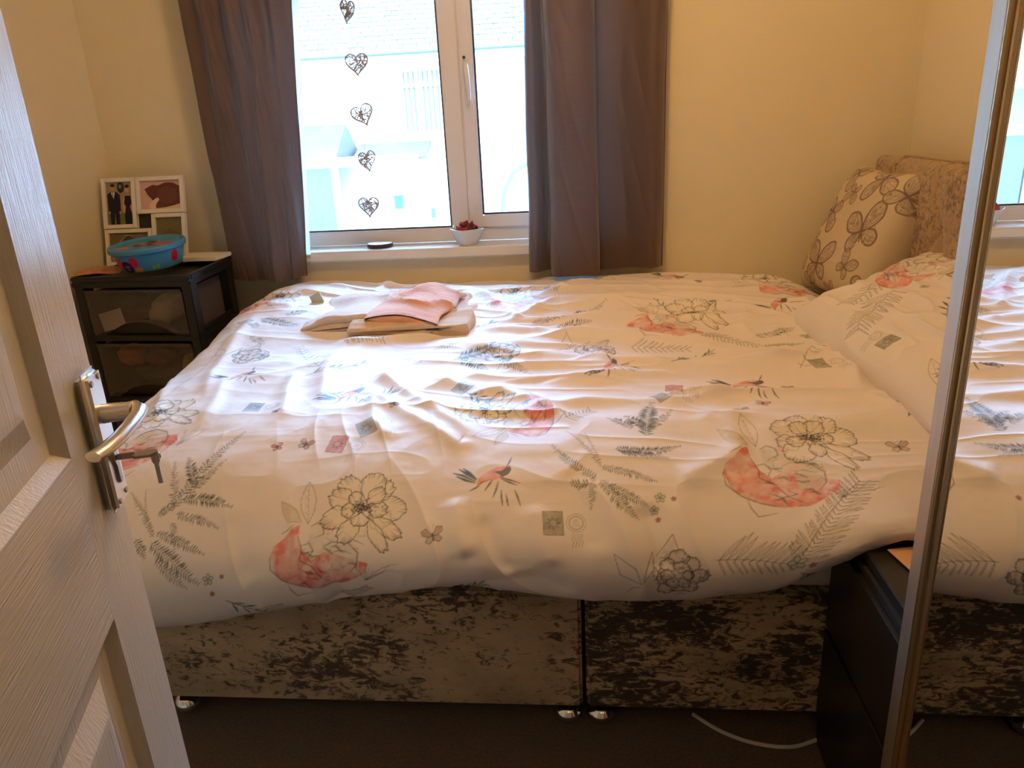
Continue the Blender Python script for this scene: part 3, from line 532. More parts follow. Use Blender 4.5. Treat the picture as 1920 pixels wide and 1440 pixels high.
# ------------------------------------------------------------------ window
win = empty('window_1', (0, 2.75, 0)); struct(win)
YF = 2.75
def wbox(mb, x0, x1, z0, z1, y0=0.0, y1=.06): mb.box(x0, x1, y0, y1, z0, z1)
m = MB(); wbox(m, WX0, WX0+.06, .842, WZ1); wbox(m, WX1-.06, WX1, .842, WZ1); wbox(m, WX0+.06, WX1-.06, .842, .893); wbox(m, WX0+.06, WX1-.06, WZ1-.06, WZ1); wbox(m, -.479, -.412, .893, WZ1-.06)
m.build('window_frame', M_['upvc'], win, bevel=.005)
CX0, CX1, CZ0, CZ1 = -.410, .158, .888, 2.06
m = MB(); b_ = .047
for q in ((CX0, CX0+b_, CZ0, CZ1), (CX1-b_, CX1, CZ0, CZ1), (CX0+b_, CX1-b_, CZ0, CZ0+b_), (CX0+b_, CX1-b_, CZ1-b_, CZ1)): wbox(m, *q, -.012, .05)
m.build('casement_frame', M_['upvc'], win, bevel=.005)
def pane(x0, x1, z0, z1, y):
    g = box('pane', x0, x1, y, y+.006, z0, z1, M_['glass'], win)
    m = MB(); t = .006
    for q in ((x0, x0+t, z0, z1), (x1-t, x1, z0, z1), (x0+t, x1-t, z0, z0+t), (x0+t, x1-t, z1-t, z1)): m.box(q[0], q[1], y-.010, y-.001, q[2], q[3])
    m.build('gasket', M_['gasket'], win)
pane(-1.10, -.479, .893, 2.06, .018); pane(-.363, .111, .935, 2.013, .016)
m = MB(); m.box(-.397, -.377, -.022, -.012, 1.395, 1.475)
h = m.build('window_handle', M_['upvc'], win, bevel=.003)
MB().tube([(-.387, -.02, 1.435), (-.386, -.042, 1.436), (-.384, -.052, 1.425), (-.381, -.050, 1.38), (-.380, -.046, 1.325)], [.008, .009, .009, .0085, .006], 10).build('grip', M_['upvc'], h)
MB().lathe([(.0, 0), (.005, 0), (.005, .004), (0, .004)], 12).build('lock', M_['gasket'], h).matrix_local = Matrix.Translation((-.391, -.026, 1.462)) @ Matrix.Rotation(R(90), 4, 'X')

# ------------------------------------------------------------------ room door, opened against the left
door = empty('door_1', (-.215, -.10, 0), R(18.6)); struct(door)   # local +y runs from the hinge to the free edge, +x is the side in view
DW = .762; T0, T1 = -.035, 0.0
rail_z = [(0, .20), (.846, 1.004), (1.86, 1.981)]
for y0, y1 in ((0, .098), (.33, .43), (DW-.098, DW)):
    box('stile', T0, T1, y0, y1, 0 if y0 != .33 else .20, 1.981 if y0 != .33 else 1.86, M_['door_v'], door)
for z0, z1 in rail_z:
    box('rail', T0, T1, .098, DW-.098, z0, z1, M_['door_h'], door)
def door_panel(y0, y1, z0, z1):
    prof = [(0, .0), (.004, -.004), (.010, -.010), (.034, -.011), (.040, -.009), (.058, -.0025), (.064, -.002)]
    vs = []; fs = []
    for o_, d in prof:
        for y, z in ((y0+o_, z0+o_), (y1-o_, z0+o_), (y1-o_, z1-o_), (y0+o_, z1-o_)): vs.append((d, y, z))
    for i in range(len(prof)-1):
        for k in range(4): k2 = (k+1) % 4; fs.append((i*4+k, i*4+k2, (i+1)*4+k2, (i+1)*4+k))
    n = (len(prof)-1)*4; fs.append((n, n+1, n+2, n+3))
    k = len(vs); vs += [(-.033, y0, z0), (-.033, y1, z0), (-.033, y1, z1), (-.033, y0, z1)]; fs += [(k+3, k+2, k+1, k)]+[(i, k+i, k+(i+1) % 4, (i+1) % 4) for i in range(4)]
    mb = MB(); mb.add(vs, fs); return mb.build('panel', M_['door_p'], door)
for y0, y1 in ((.098, .33), (.43, DW-.098)):
    door_panel(y0, y1, .20, .846); door_panel(y0, y1, 1.004, 1.86)
# handle: long plate, lever that reaches out and turns back along the door
hy = DW-.031
pl = box('handle_plate', 0, .011, hy-.022, hy+.021, .925, 1.060, M_['satin'], door, bevel=.005, seg=3)
for y, z in ((-.012, 1.050), (.010, 1.051), (-.012, .935), (.010, .936)):
    o = MB().lathe([(0, 0), (.0032, 0), (.0030, .0012), (0, .0014)], 12).build('screw', M_['steel'], pl); o.location = (.011, hy+y, z); o.rotation_euler = (0, R(90), 0)
MB().tube([(.008, hy, 1.018), (.024, hy, 1.018), (.036, hy-.001, 1.018)], [.0095, .0085, .0080], 20).build('handle_neck', M_['satin'], pl)
mb = MB(); pts = []
path = [(.026, hy+.0075), (.037, hy+.006), (.0425, hy-.002), (.0435, hy-.020), (.0425, hy-.045), (.0400, hy-.072), (.0350, hy-.094), (.0300, hy-.106)]
n = 20; vs = []
for i, (x, y) in enumerate(path):
    a0, a1 = path[max(i-1, 0)], path[min(i+1, len(path)-1)]; tx, ty = a1[0]-a0[0], a1[1]-a0[1]; l_ = math.hypot(tx, ty); nx_, ny_ = -ty/l_, tx/l_
    wd_ = [.0030, .0058, .0068, .0066, .0066, .0070, .0074, .0070][i]; ht_ = [.0055, .0072, .0068, .0058, .0054, .0054, .0052, .0046][i]
    for k in range(n):
        a = 2*math.pi*k/n; vs.append((x+nx_*wd_*math.cos(a), y+ny_*wd_*math.cos(a), 1.018+ht_*math.sin(a)))
fs = [(i*n+k, i*n+(k+1) % n, (i+1)*n+(k+1) % n, (i+1)*n+k) for i in range(len(path)-1) for k in range(n)]+[tuple(range(n)), tuple(range(len(path)*n-1, (len(path)-1)*n-1, -1))]
mb.add(vs, fs, True); mb.build('lever', M_['satin'], pl)
MB().prism([(hy-.007, .972), (hy-.005, .982), (hy, .985), (hy+.005, .982), (hy+.007, .972), (hy+.0045, .966), (hy+.0045, .951), (hy, .948), (hy-.0045, .951), (hy-.0045, .966)], .010, .0135, 'x').build('lock_cylinder', M_['steel'], pl, bevel=.0008)
key = empty('key', (0, 0, 0)); key.matrix_world = Matrix.Translation((-.215, -.10, 0)) @ Matrix.Rotation(R(18.6), 4, 'Z') @ Matrix.Translation((.0135, hy, .974))
tag(key, 'dull metal key standing out of the lock below the door lever', 'key')
mb = MB(); mb.box(0, .016, -.0012, .0012, -.003, .003); mb.build('key_shank', M_['steel'], key, bevel=.0006)
MB().prism([(.012, -.004), (.017, -.0085), (.030, -.0085), (.036, -.002), (.034, .005), (.027, .007), (.015, .006)], -.0014, .0014, 'z').build('key_bow', M_['steel'], key, bevel=.0006)
k2 = empty('spare_key', (0, 0, 0)); k2.matrix_world = key.matrix_world @ Matrix.Translation((.033, 0, -.004))
tag(k2, 'small spare key hanging down from the bow of the key in the lock', 'key')
MB().prism([(-.0035, .004), (.0035, .004), (.0035, -.004), (.002, -.007), (.002, -.027), (-.002, -.027), (-.002, -.007), (-.0035, -.004)], -.0035, -.0015, 'y').build('key_blade', M_['steel'], k2)
MB().tube([(.004*math.cos(a), 0, .004*math.sin(a)) for a in np.linspace(0, 6.28, 15)[:-1]], .0007, 6, True).build('key_ring', M_['chrome'], k2)

# ------------------------------------------------------------------ wardrobe with a mirror door
wd = empty('wardrobe', (.76, .5, 0)); tag(wd, 'wardrobe with a mirrored door in a bronze metal frame beside the black chest', 'wardrobe')
def wb(name, x0, x1, y0, y1, z0, z1, mt, **k): return box(name, x0-.76, x1-.76, y0-.5, y1-.5, z0, z1, mt, wd, **k)
wb('side_panel', .50, 1.055, .932, .952, 0, 2.2, M_['blackwood']); wb('side_panel', .50, 1.055, .03, .05, 0, 2.2, M_['blackwood']); wb('top_panel', .50, 1.055, .05, .932, 2.18, 2.2, M_['blackwood']); wb('back_panel', 1.04, 1.055, .05, .932, 0, 2.18, M_['blackwood'])
wb('mirror', .4605, .466, .05, .9085, .02, 2.17, M_['mirror'])
def st_(name, pts, mt_): MB().prism([(x-.76, y-.5) for x, y in pts], .012, 2.18).build(name, mt_, wd)
st_('door_stile', [(.4985, .9515), (.4515, .9515), (.4500, .9500), (.4500, .9215), (.4503, .9205), (.4985, .9205)], M_['brass_flat'])
st_('frame_edge', [(.4980, .9203), (.4506, .9203), (.4510, .9185), (.4535, .9165), (.4580, .9150), (.4980, .9150)], M_['brass'])
st_('frame_groove', [(.4980, .9148), (.4650, .9148), (.4650, .9118), (.4980, .9118)], M_['gap_shade'])
st_('frame_bead', [(.4980, .9116), (.4560, .9116), (.4553, .9105), (.4565, .9080), (.4603, .9050), (.4603, .9087), (.4980, .9087)], M_['brass'])

# ------------------------------------------------------------------ black chest by the bed head
ch = empty('bedside_chest', (.70, 1.125, 0)); tag(ch, 'black-brown two-drawer chest between the bed head and the mirrored wardrobe', 'chest of drawers')
def cb(name, x0, x1, y0, y1, z0, z1, mt, par=ch, **k): return box(name, x0-.70, x1-.70, y0-1.125, y1-1.125, z0, z1, mt, par, **k)
cb('body', .478, .94, .954, 1.272, 0, .503, M_['blackwood'], bevel=.002)
cb('recess', .468, .478, .958, 1.265, .02, .50, M_['gap_shade'])
cb('drawer', .458, .4675, .955, 1.270, .292, .486, M_['blackwood'], bevel=.002)
cb('drawer', .458, .4675, .955, 1.270, .062, .280, M_['blackwood'], bevel=.002)
cb('plinth', .464, .4675, .955, 1.270, 0, .055, M_['blackwood'])
cb('top', .474, .94, .954, 1.272, .503, .524, M_['blackwood'], bevel=.002)
bk = empty('booklet', (.57, 1.08, .5245), R(12)); tag(bk, 'peach booklet with a dark red edge lying on the black chest', 'booklet')
box('cover', -.045, .10, -.055, .09, .003, .0045, M_['peach'], bk); box('pages', -.043, .10, -.053, .088, 0, .003, M_['dark_red'], bk)

# ------------------------------------------------------------------ bed
bed = empty('bed', (0, 1.95, 0)); tag(bed, 'double divan bed in brown crushed velvet with a buttoned headboard', 'bed')
def bb(name, x0, x1, y0, y1, z0, z1, mt, **k): return box(name, x0, x1, y0-1.95, y1-1.95, z0, z1, mt, bed, **k)
b1 = bb('divan_base', -.975, -.019, 1.285, 2.615, .055, .343, M_['velvetL'], bevel=.007, seg=3); b1['label'] = 'foot half of the divan base in lighter taupe crushed velvet'
b2 = bb('divan_base', -.011, .960, 1.285, 2.615, .055, .343, M_['velvetR'], bevel=.007, seg=3); b2['label'] = 'head half of the divan base in darker crushed velvet'
def castor():
    mb = MB(); mb.lathe([(.006, .056), (.007, .046), (.0065, .040), (.0, .040)], 16, (0, 0, 0))
    mb.lathe([(.0, .040), (.012, .040), (.022, .034), (.029, .024), (.031, .014), (.029, .006), (.022, .001), (.0, 0)], 28)
    return mb.build('castor', M_['chrome'], bed)
cs = castor(); first = True
for x in (-.935, -.052, .020, .90):
    for y in (1.318, 2.56):
        c = cs if first else dup(cs, bed); first = False; c.location = (x, y-1.95, 0)
# headboard: buttoned velvet
ny, nz = 220, 150; Y = np.linspace(1.24, 2.575, ny); Z = np.linspace(.12, 1.092, nz); YY, ZZ = np.meshgrid(Y, Z, indexing='ij')
dm = np.full(YY.shape, 9.0); btn = []
for k in range(-3, 4):
    yb = 2.075-.30*k
    segs = [((yb, .925), (yb+.035, 1.10))]+[((yb, .925), (yb+s*.15, .70)) for s in (1, -1)]+[((yb+s*.15, .70), (yb, .475)) for s in (1, -1)]
    btn += [(yb, .925), (yb+.15, .70), (yb, .475)]
    for (y0, z0), (y1, z1) in segs:
        t = np.clip(((YY-y0)*(y1-y0)+(ZZ-z0)*(z1-z0))/((y1-y0)**2+(z1-z0)**2), 0, 1)
        bow = .012*np.sin(math.pi*t); dm = np.minimum(dm, np.hypot(YY-y0-t*(y1-y0)-bow, ZZ-z0-t*(z1-z0)))
db = np.min([np.hypot(YY-y, ZZ-z) for y, z in btn], axis=0)
edge = np.minimum(np.minimum(YY-1.24, 2.575-YY), 1.092-ZZ); ed = np.clip(edge/.045, 0, 1)
bul = .020*(1-np.exp(-dm/.013))+.012*(1-np.exp(-db/.035)); X = .988-bul-.035*np.sqrt(1-(1-ed)**2)
P = np.stack([X, YY-1.95, ZZ], -1); hb = grid_obj('headboard', P, M_['velvetH'], bed)
bb('headboard_back', .987, 1.055, 1.24, 2.575, .12, 1.088, M_['velvetH'], bevel=.02, seg=3)
mb = MB()
bobj = None
for y, z in btn:
    if not (1.3 < y < 2.5): continue
    if bobj is None: bobj = MB().lathe([(0, .012), (.008, .011), (.013, .007), (.015, 0), (0, 0)], 14).build('button', M_['velvetH'], bed); o = bobj
    else: o = dup(bobj, bed)
    o.location = (.953, y-1.95, z); o.rotation_euler = (0, R(-90), 0)
mt = MB().box(-.972, .958, 1.292, 2.612, .3445, .585).build('mattress', M_['mattress'], None, bevel=.03, seg=4); tag(mt, 'white mattress lying on the divan base under the duvet', 'mattress')

# duvet
FAB = S(238, 230, 226)
cv = Canvas(AMAX, BMAX, .0009, FAB)
for e in RI_: RIDGES.append(([tuple(p) for p in e[0]], e[1], e[2]))
C_ = lambda a, b: complex(a, b)
for e in PALM_: palm(cv, C_(e[0], e[1]), C_(e[2], e[3]), e[4], e[5], e[6])
for i, e in enumerate(SP_): sketch_peony(cv, C_(e[0], e[1]), C_(e[2], e[3]), i)
for e in FR_: frond(cv, C_(e[0], e[1]), C_(e[2], e[3]), e[4]*.001, e[5], e[6])
for i, e in enumerate(PE_): peony(cv, C_(e[0], e[1]), C_(e[2], e[3]), i+1)
for e in BR_: branch(cv, C_(e[0], e[1]), C_(e[2], e[3]), e[4])
for e in ST_: stamp(cv, C_(e[0], e[1]), C_(e[2], e[3]), e[4])
for e in BU_: butterfly(cv, C_(e[0], e[1]), e[2]*.85, e[3], e[4])
for e in FL_: flower_small(cv, C_(e[0], e[1]), e[2])
for e in BI_: bird(cv, C_(e[0], e[1]), C_(e[2], e[3]))
QA = np.linspace(0, AMAX, 1150); QB = np.concatenate([np.linspace(0, .62, 370, endpoint=False), np.linspace(.62, BMAX, 400)])
Pd = duvet_points(QA, QB); ga, gb = np.meshgrid(QA, QB, indexing='ij')
dv = grid_obj('duvet', Pd, M_['duvet'], None, cv.sample(ga, gb)); tag(dv, 'crumpled white duvet printed with coral flowers, ferns and birds covering the bed', 'duvet')

# pillow, printed with the same cloth
def pillow_pts(w, h, t, n, m, seed, pinch=.07):
    u = np.linspace(-1, 1, n); v = np.linspace(-1, 1, m); U, V = np.meshgrid(u, v, indexing='ij')
    px_ = U*w/2*(1-pinch*(1-V**2)**1.0*np.abs(U)**3); py_ = V*h/2*(1-pinch*(1-U**2)*np.abs(V)**3)
    th = t/2*np.clip((1-U**4)*(1-V**4), 0, 1)**.42
    wr = .35*(1-np.abs(vnoise((U+V*.3)*2.4+seed, V*5+2, seed)))**3+.5*fbm(U*2.5+seed, V*2.5, seed+3, 3)
    return px_, py_, th, wr, U, V
def soft_block(name, w, h, t, mt_, M4, seed, cvs=None, wrk=.012, n=220, parent=None, pinch=.07):
    px_, py_, th, wr, U, V = pillow_pts(w, h, t, n, n, seed, pinch)
    f = np.clip((1-U**4)*(1-V**4), 0, 1)**.5
    top = np.stack([px_, py_, th+wr*wrk*f], -1); bot = np.stack([px_, py_, -th+wr*wrk*.3*f], -1)[:, ::-1]
    A = np.concatenate([top, bot[:, 1:]], 1).astype(np.float32)
    rot = np.array(M4.to_3x3()); A = A@rot.T+np.array(M4.translation)
    col = None
    if cvs is not None:
        c = cvs.sample((U+1)/2*w, (V+1)/2*h); col = np.concatenate([c, c[:, ::-1][:, 1:]], 1)
    o = grid_obj(name, A, mt_, parent, col); return o
cp = Canvas(.78, .50, .0011, FAB)
# pillow canvas: x runs along the bed width (towards the window), y up the slope
palm(cp, C_(.52, .22), C_(.40, .06), 74, 66, 16); palm(cp, C_(.62, .30), C_(.56, .12), 60, 60, 12); peony(cp, C_(.62, .42), C_(.60, .27), 21); sketch_peony(cp, C_(.50, .44), C_(.42, .42), 9); branch(cp, C_(.22, .24), C_(.44, .42), 7); branch(cp, C_(.26, .20), C_(.37, .30), 5); frond(cp, C_(.19, .33), C_(.27, .40), .026, 9, 1, .1); frond(cp, C_(.14, .36), C_(.20, .31), .022, 6, 1)
branch(cp, C_(.46, .30), C_(.36, .40), 4); butterfly(cp, C_(.13, .21), 26, 25, 0); branch(cp, C_(.03, .13), C_(.11, .07), 3); line_leaf(cp, C_(.06, .06), C_(.16, .10), .12, DSAGE); stamp(cp, C_(.30, .08), C_(.34, .08), 0); bird(cp, C_(.04, .36), C_(.12, .44)); flower_small(cp, C_(.45, .26), 12)
def frame4(o, ux, uy, uz): return Matrix(((ux[0], uy[0], uz[0], o[0]), (ux[1], uy[1], uz[1], o[1]), (ux[2], uy[2], uz[2], o[2]), (0, 0, 0, 1)))
ux = Vector((-.13, 1, .01)).normalized(); uy = Vector((.90, .117, .36)).normalized(); uz = ux.cross(uy)*-1; uz.normalize()
if uz.z < 0: uz = -uz
po = soft_block('pillow', .78, .47, .15, M_['duvet'], frame4((.822, 1.775, .742), ux, uy, uz), 5, cp, .030, n=360)
tag(po, 'white pillow in printed cotton leaning up against the headboard', 'pillow')
# cushion with butterflies, leaning in the corner
cc_ = Canvas(.44, .44, .001, S(214, 196, 164))
def closed(pts, n=5):
    m_ = len(pts); out = []
    for i in range(m_):
        p0, p1, p2, p3 = pts[i-1], pts[i], pts[(i+1) % m_], pts[(i+2) % m_]
        for k in range(n): t = k/n; out.append(.5*(2*p1+(p2-p0)*t+(2*p0-5*p1+4*p2-p3)*t*t+(3*p1-p0-3*p2+p3)*t**3))
    return out
def moth(cv, c, r, ang, seed=0):
    rr = random.Random(seed); u = E1(R(ang)); K = S(126, 104, 90); K2 = S(176, 154, 130); LT = S(222, 204, 176)
    for sx in (1, -1):
        for q, pts in enumerate(([(.05, .08), (.12, .62), (.45, 1.02), (.92, 1.12), (1.12, .82), (1.0, .38), (.5, .06)], [(.05, -.02), (.42, .0), (.74, -.12), (.84, -.45), (.62, -.74), (.3, -.62), (.1, -.3)])):
            z = closed([c+u*r*complex(sx*x, y) for x, y in pts]); ce = sum(z)/len(z); cv.fill(z, K2, .8, .3, seed); wdt = r*.085
            cv.stroke(z+[z[0]], wdt, K, .75); z2 = [ce+(p-ce)*.74 for p in z]; cv.stroke(z2+[z2[0]], r*.025, LT, .55)
            for k in range(0, len(z), 4): cv.stroke([c+(z[k]-c)*.15, c+(z[k]-c)*.9], r*.03, K, .5)
            for k in range(12): p = ce+(rr.uniform(-.32, .32)+rr.uniform(-.32, .32)*1j)*r; cv.stroke([p, p+r*.16*E1(rr.uniform(0, 6))], r*.05, LT if k % 2 else K, .5)
        cv.stroke([c+u*r*.25j, c+u*r*complex(sx*.16, .6), c+u*r*complex(sx*.3, .95)], r*.03, K, .7)
    cv.stroke([c+u*r*.3j, c-u*r*.45j], [r*.12, r*.07], K, .9)
for x, y, r, a in [(.315, .215, .070, 25), (.095, .255, .055, 172), (.165, .325, .034, 176), (.27, .385, .062, 195), (.10, .395, .052, 150), (.155, .085, .068, 5), (.315, .105, .040, -25), (.06, .165, .030, 176), (.012, .115, .055, 180), (.12, .012, .034, 5), (.25, .008, .03, 20), (.40, .05, .05, 160), (.40, .34, .05, 60), (.02, .31, .04, 170), (.21, .44, .04, 10)]: moth(cc_, C_(x, y), r, a, int(x*1000))
ux = Vector((.16, -.985, 0)).normalized(); uy = Vector((.40, .03, .92)).normalized(); uz = uy.cross(ux).normalized()
if uz.x > 0: uz = -uz
cu = soft_block('cushion', .42, .43, .18, M_['linen'], frame4((.868, 2.39, .862), ux, uy, uz), 9, cc_, .006, n=260, pinch=.10)
tag(cu, 'cream cushion printed with brown butterflies leaning in the corner beside the headboard', 'cushion')

# ------------------------------------------------------------------ folded towels on the duvet
def towel(name, w, d, t, layers, loc, rz, mt_, label, seed, tilt=(0, 0), sag=.012, fold='x'):
    """folded towel: closed slab with rounded folded edges, ply lines and soft waves"""
    ns, nu = 44*layers, 70; sec = []
    r = t/layers/2
    # section: plies running back and forth
    for k in range(layers):
        z0 = r+2*r*k; s = 1 if k % 2 == 0 else -1; x0, x1 = -w/2*s, w/2*s
        sec += [(x0+(x1-x0)*q, z0) for q in np.linspace(.02, .98, 18)]
        if k < layers-1: sec += [(x1+s*r*math.sin(a), z0+r-r*math.cos(a)) for a in np.linspace(.2, math.pi-.2, 8)]
    sec = np.array(sec); tn = np.gradient(sec, axis=0); tn /= np.linalg.norm(tn, axis=1, keepdims=True); nn = np.stack([-tn[:, 1], tn[:, 0]], 1); th = r*.92
    loop = np.vstack([sec+nn*th, [sec[-1]+tn[-1]*th*.9], (sec-nn*th)[::-1], [sec[0]-tn[0]*th*.9], (sec+nn*th)[:1]])
    V = np.linspace(-1, 1, nu); P = np.zeros((len(loop), nu, 3), np.float32)
    for j, v in enumerate(V):
        e = math.sqrt(max(0, 1-max(0, (abs(v)-.94)/.06)**2))*.9+.1
        zc = t/2; x = loop[:, 0]+.006*np.sin(v*5+seed); z = zc+(loop[:, 1]-zc)
        z = z+(e-1)*(loop[:, 1]-zc)*.35
        P[:, j, 0] = x*(1-.01*(1-e)); P[:, j, 1] = v*d/2+.008*vnoise(loop[:, 0]*9+seed, loop[:, 1]*50+seed, 5); P[:, j, 2] = z
    up = P[..., 2]/t
    wv = vnoise(P[..., 0]*14+seed, P[..., 1]*9+seed, 77); wv2 = (1-np.abs(vnoise(P[..., 0]*5+P[..., 1]*9+seed, P[..., 1]*4-P[..., 0]*6, 78)))**3
    P[..., 2] += up*(.007*wv+.016*wv2)-.10*np.clip(np.abs(P[..., 1])-d*.36, 0, 1)-.05*np.clip(-P[..., 1]-d*.3, 0, 1)+sag*(-(P[..., 0]/w*2)**2*.6)+.0012*fbm(P[..., 0]*90, P[..., 1]*90, 79, 2)
    P[..., 2] += P[..., 0]*tilt[0]+P[..., 1]*tilt[1]
    o = grid_obj(name, P, mt_); caps = None
    me = o.data; bm = bmesh.new(); bm.from_mesh(me)
    bmesh.ops.holes_fill(bm, edges=[e for e in bm.edges if e.is_boundary], sides=0); bmesh.ops.recalc_face_normals(bm, faces=bm.faces); bm.to_mesh(me); bm.free()
    o.location = loc; o.rotation_euler = (0, 0, rz); tag(o, label, 'towel'); return o
towel('bath_towel', .33, .24, .026, 2, (-.495, 2.075, .703), R(3), M_['towelC'], 'sand coloured folded towel, lowest of the towel stack on the duvet', 3, sag=.006)
towel('bath_towel', .45, .31, .030, 2, (-.590, 2.165, .722), R(-2), M_['towelA'], 'cream folded towel, widest and middle one of the stack on the duvet', 8, tilt=(.012, .01), sag=.03)
towel('hand_towel', .21, .30, .014, 2, (-.495, 2.125, .757), R(-8), M_['towelB'], 'peach hand towel folded on top of the towel stack', 14, tilt=(-.03, .03), sag=.02)
c = box('card_tag', -.018, .018, -.004, .004, 0, .035, M_['card']); c.location = (-.835, 2.25, .735); c.rotation_euler = (R(-20), R(-25), R(10)); tag(c, 'small green-grey card tag at the left end of the towel stack', 'tag')

# ------------------------------------------------------------------ window sill things
def square_ring(h, s, z, c=.25, n=6):
    pts = []
    for k in range(4):
        a0 = math.pi/4+k*math.pi/2
        for j in range(n):
            a = a0-math.pi/4+(math.pi/2)*(j+.5)/n; q = 1/max(abs(math.cos(a)), abs(math.sin(a))); q = 1+(q-1)*(1-c); pts.append((s*q*math.cos(a), s*q*math.sin(a), z))
    return pts
rings = [(.0, .004), (.026, .0), (.029, .002), (.036, .018), (.046, .040), (.052, .056), (.0505, .057), (.045, .042), (.034, .018), (.026, .007), (.0, .006)]
vs = []; n = 24
for s_, z in rings: vs += square_ring(0, max(s_, .0005), z)
fs = [(i*n+k, i*n+(k+1) % n, (i+1)*n+(k+1) % n, (i+1)*n+k) for i in range(len(rings)-1) for k in range(n)]
bw = MB().add(vs, fs, True).build('bowl', M_['bowl']); bw.location = (-.412, 2.665, .8425); bw.rotation_euler = (0, 0, R(38)); tag(bw, 'square white china bowl of potpourri on the windowsill', 'bowl')
pc = [mat('potpourri_%s' % nme, c_, .6, vary=.3, vscale=60) for nme, c_ in (('red', (.30, .02, .03)), ('plum', (.10, .012, .05)), ('rust', (.42, .09, .04)), ('pink', (.50, .08, .12)), ('brown', (.16, .045, .025)))]
rr = random.Random(12)
for k in range(34):
    kind = k % 3; mb = MB(); s_ = rr.uniform(.010, .017)
    if kind == 0:   # curled dry petal
        g = [(s_*u*(1-.4*abs(v)), s_*v, s_*(.5*u*u+.4*v*v)+t) for t in (0, .0012) for u in (-1, -.5, 0, .5, 1) for v in (-1, -.5, 0, .5, 1)]
        f = [(t*25+i*5+j, t*25+i*5+j+1, t*25+(i+1)*5+j+1, t*25+(i+1)*5+j) for t in (0, 1) for i in range(4) for j in range(4)]; mb.add(g, f, True)
    elif kind == 1: mb.lathe([(.0, -s_*.7), (s_*.45, -s_*.5), (s_*.7, 0), (s_*.45, s_*.5), (0, s_*.7)], 9)
    else: mb.tube([(-s_, 0, 0), (-s_*.3, s_*.2, s_*.2), (s_*.4, 0, s_*.3), (s_, -s_*.2, 0)], [.001, s_*.35, s_*.3, .001], 7)
    o = mb.build('potpourri_piece', pc[rr.randrange(5)]); r_ = .036*math.sqrt(rr.random()); a = rr.uniform(0, 6.3)
    lift = .051+.020*(1-r_/.038)+.008*rr.random()
    if k in (5, 8): lift += .012
    o.location = (-.412+r_*math.cos(a), 2.665+r_*math.sin(a), .8425+lift-(.008 if k < 12 else 0)); o.rotation_euler = (rr.uniform(-.9, .9), rr.uniform(-.9, .9), rr.uniform(0, 6))
    cn = rr.choice(['red', 'plum', 'rust', 'pink', 'brown']); o.data.materials.clear(); o.data.materials.append([q for q in pc if q.name.endswith(cn)][0]); tag(o, 'dried %s %s in the square white bowl on the windowsill' % (cn, ['curled petal', 'round seed pod', 'twisted pod'][kind]), 'potpourri', 'potpourri in the white bowl')
ct = empty('coaster', (-.738, 2.685, .8425)); tag(ct, 'round coaster with a pale top and dark edge on the windowsill', 'coaster')
MB().lathe([(0, 0), (.046, 0), (.047, .002), (.047, .011), (.046, .013), (0, .013)], 40).build('rim', M_['cork'], ct); MB().lathe([(0, .013), (.0445, .013), (.0440, .0145), (0, .0148)], 40).build('top_disc', M_['lime'], ct)
gl = empty('heart_garland', (-.74, 2.60, 2.10)); tag(gl, 'garland of five woven wicker hearts hanging on a thread before the window', 'garland')
def heart(t): return (16*math.sin(t)**3/17*.040, (13*math.cos(t)-5*math.cos(2*t)-2*math.cos(3*t)-math.cos(4*t))/17*.040)
def in_heart(seed):
    rr = random.Random(seed); mb = MB(); N_ = 40
    o_ = [heart(2*math.pi*k/N_) for k in range(N_)]
    mb.tube([(x, .0015*math.sin(k), z) for k, (x, z) in enumerate(o_)], .0017, 6, True); mb.tube([(x*.93, -.0015*math.sin(k), z*.93+.001) for k, (x, z) in enumerate(o_)], .0014, 5, True)
    def rnd():
        while True:
            x, z = rr.uniform(-.038, .038), rr.uniform(-.036, .030); t = math.atan2(x, z+.004)
            k_ = min(range(N_), key=lambda q: abs(((math.atan2(o_[q][0], o_[q][1]+.004)-t+math.pi) % 6.283)-math.pi))
            if math.hypot(x, z+.004) < .92*math.hypot(o_[k_][0], o_[k_][1]+.004): return x, z
    for k in range(46):
        (x, z), (x2, z2) = rnd(), rnd(); i = min(range(N_), key=lambda q: math.hypot(o_[q][0]-x, o_[q][1]-z)); j2 = min(range(N_), key=lambda q: math.hypot(o_[q][0]-x2, o_[q][1]-z2)); yy = rr.uniform(-.003, .003)
        if abs(x-x2) > .036 and (z > .008 or z2 > .008): continue
        mb.tube([(o_[i][0], 0, o_[i][1]), (x, yy, z), (x2, -yy, z2), (o_[j2][0], 0, o_[j2][1])], rr.uniform(.0009, .0017), 5)
    return mb.build('heart', M_['wicker'], gl)
hz = [(.000, 1.612, 15, -38), (.012, 1.455, 0, 5), (.013, 1.298, -18, 28), (.012, 1.150, -8, 55), (.000, .998, 0, -6)]
for k, (dx, z, tilt_, yaw) in enumerate(hz):
    o = in_heart(40+k); o.location = (dx, 0, z-2.10); o.rotation_euler = (0, R(tilt_), R(yaw))
MB().tube([(0, 0, 0)]+[(dx*.6, 0, z-2.10+.02) for dx, z, a, b in hz], .0006, 5).build('thread', M_['thread'], gl)

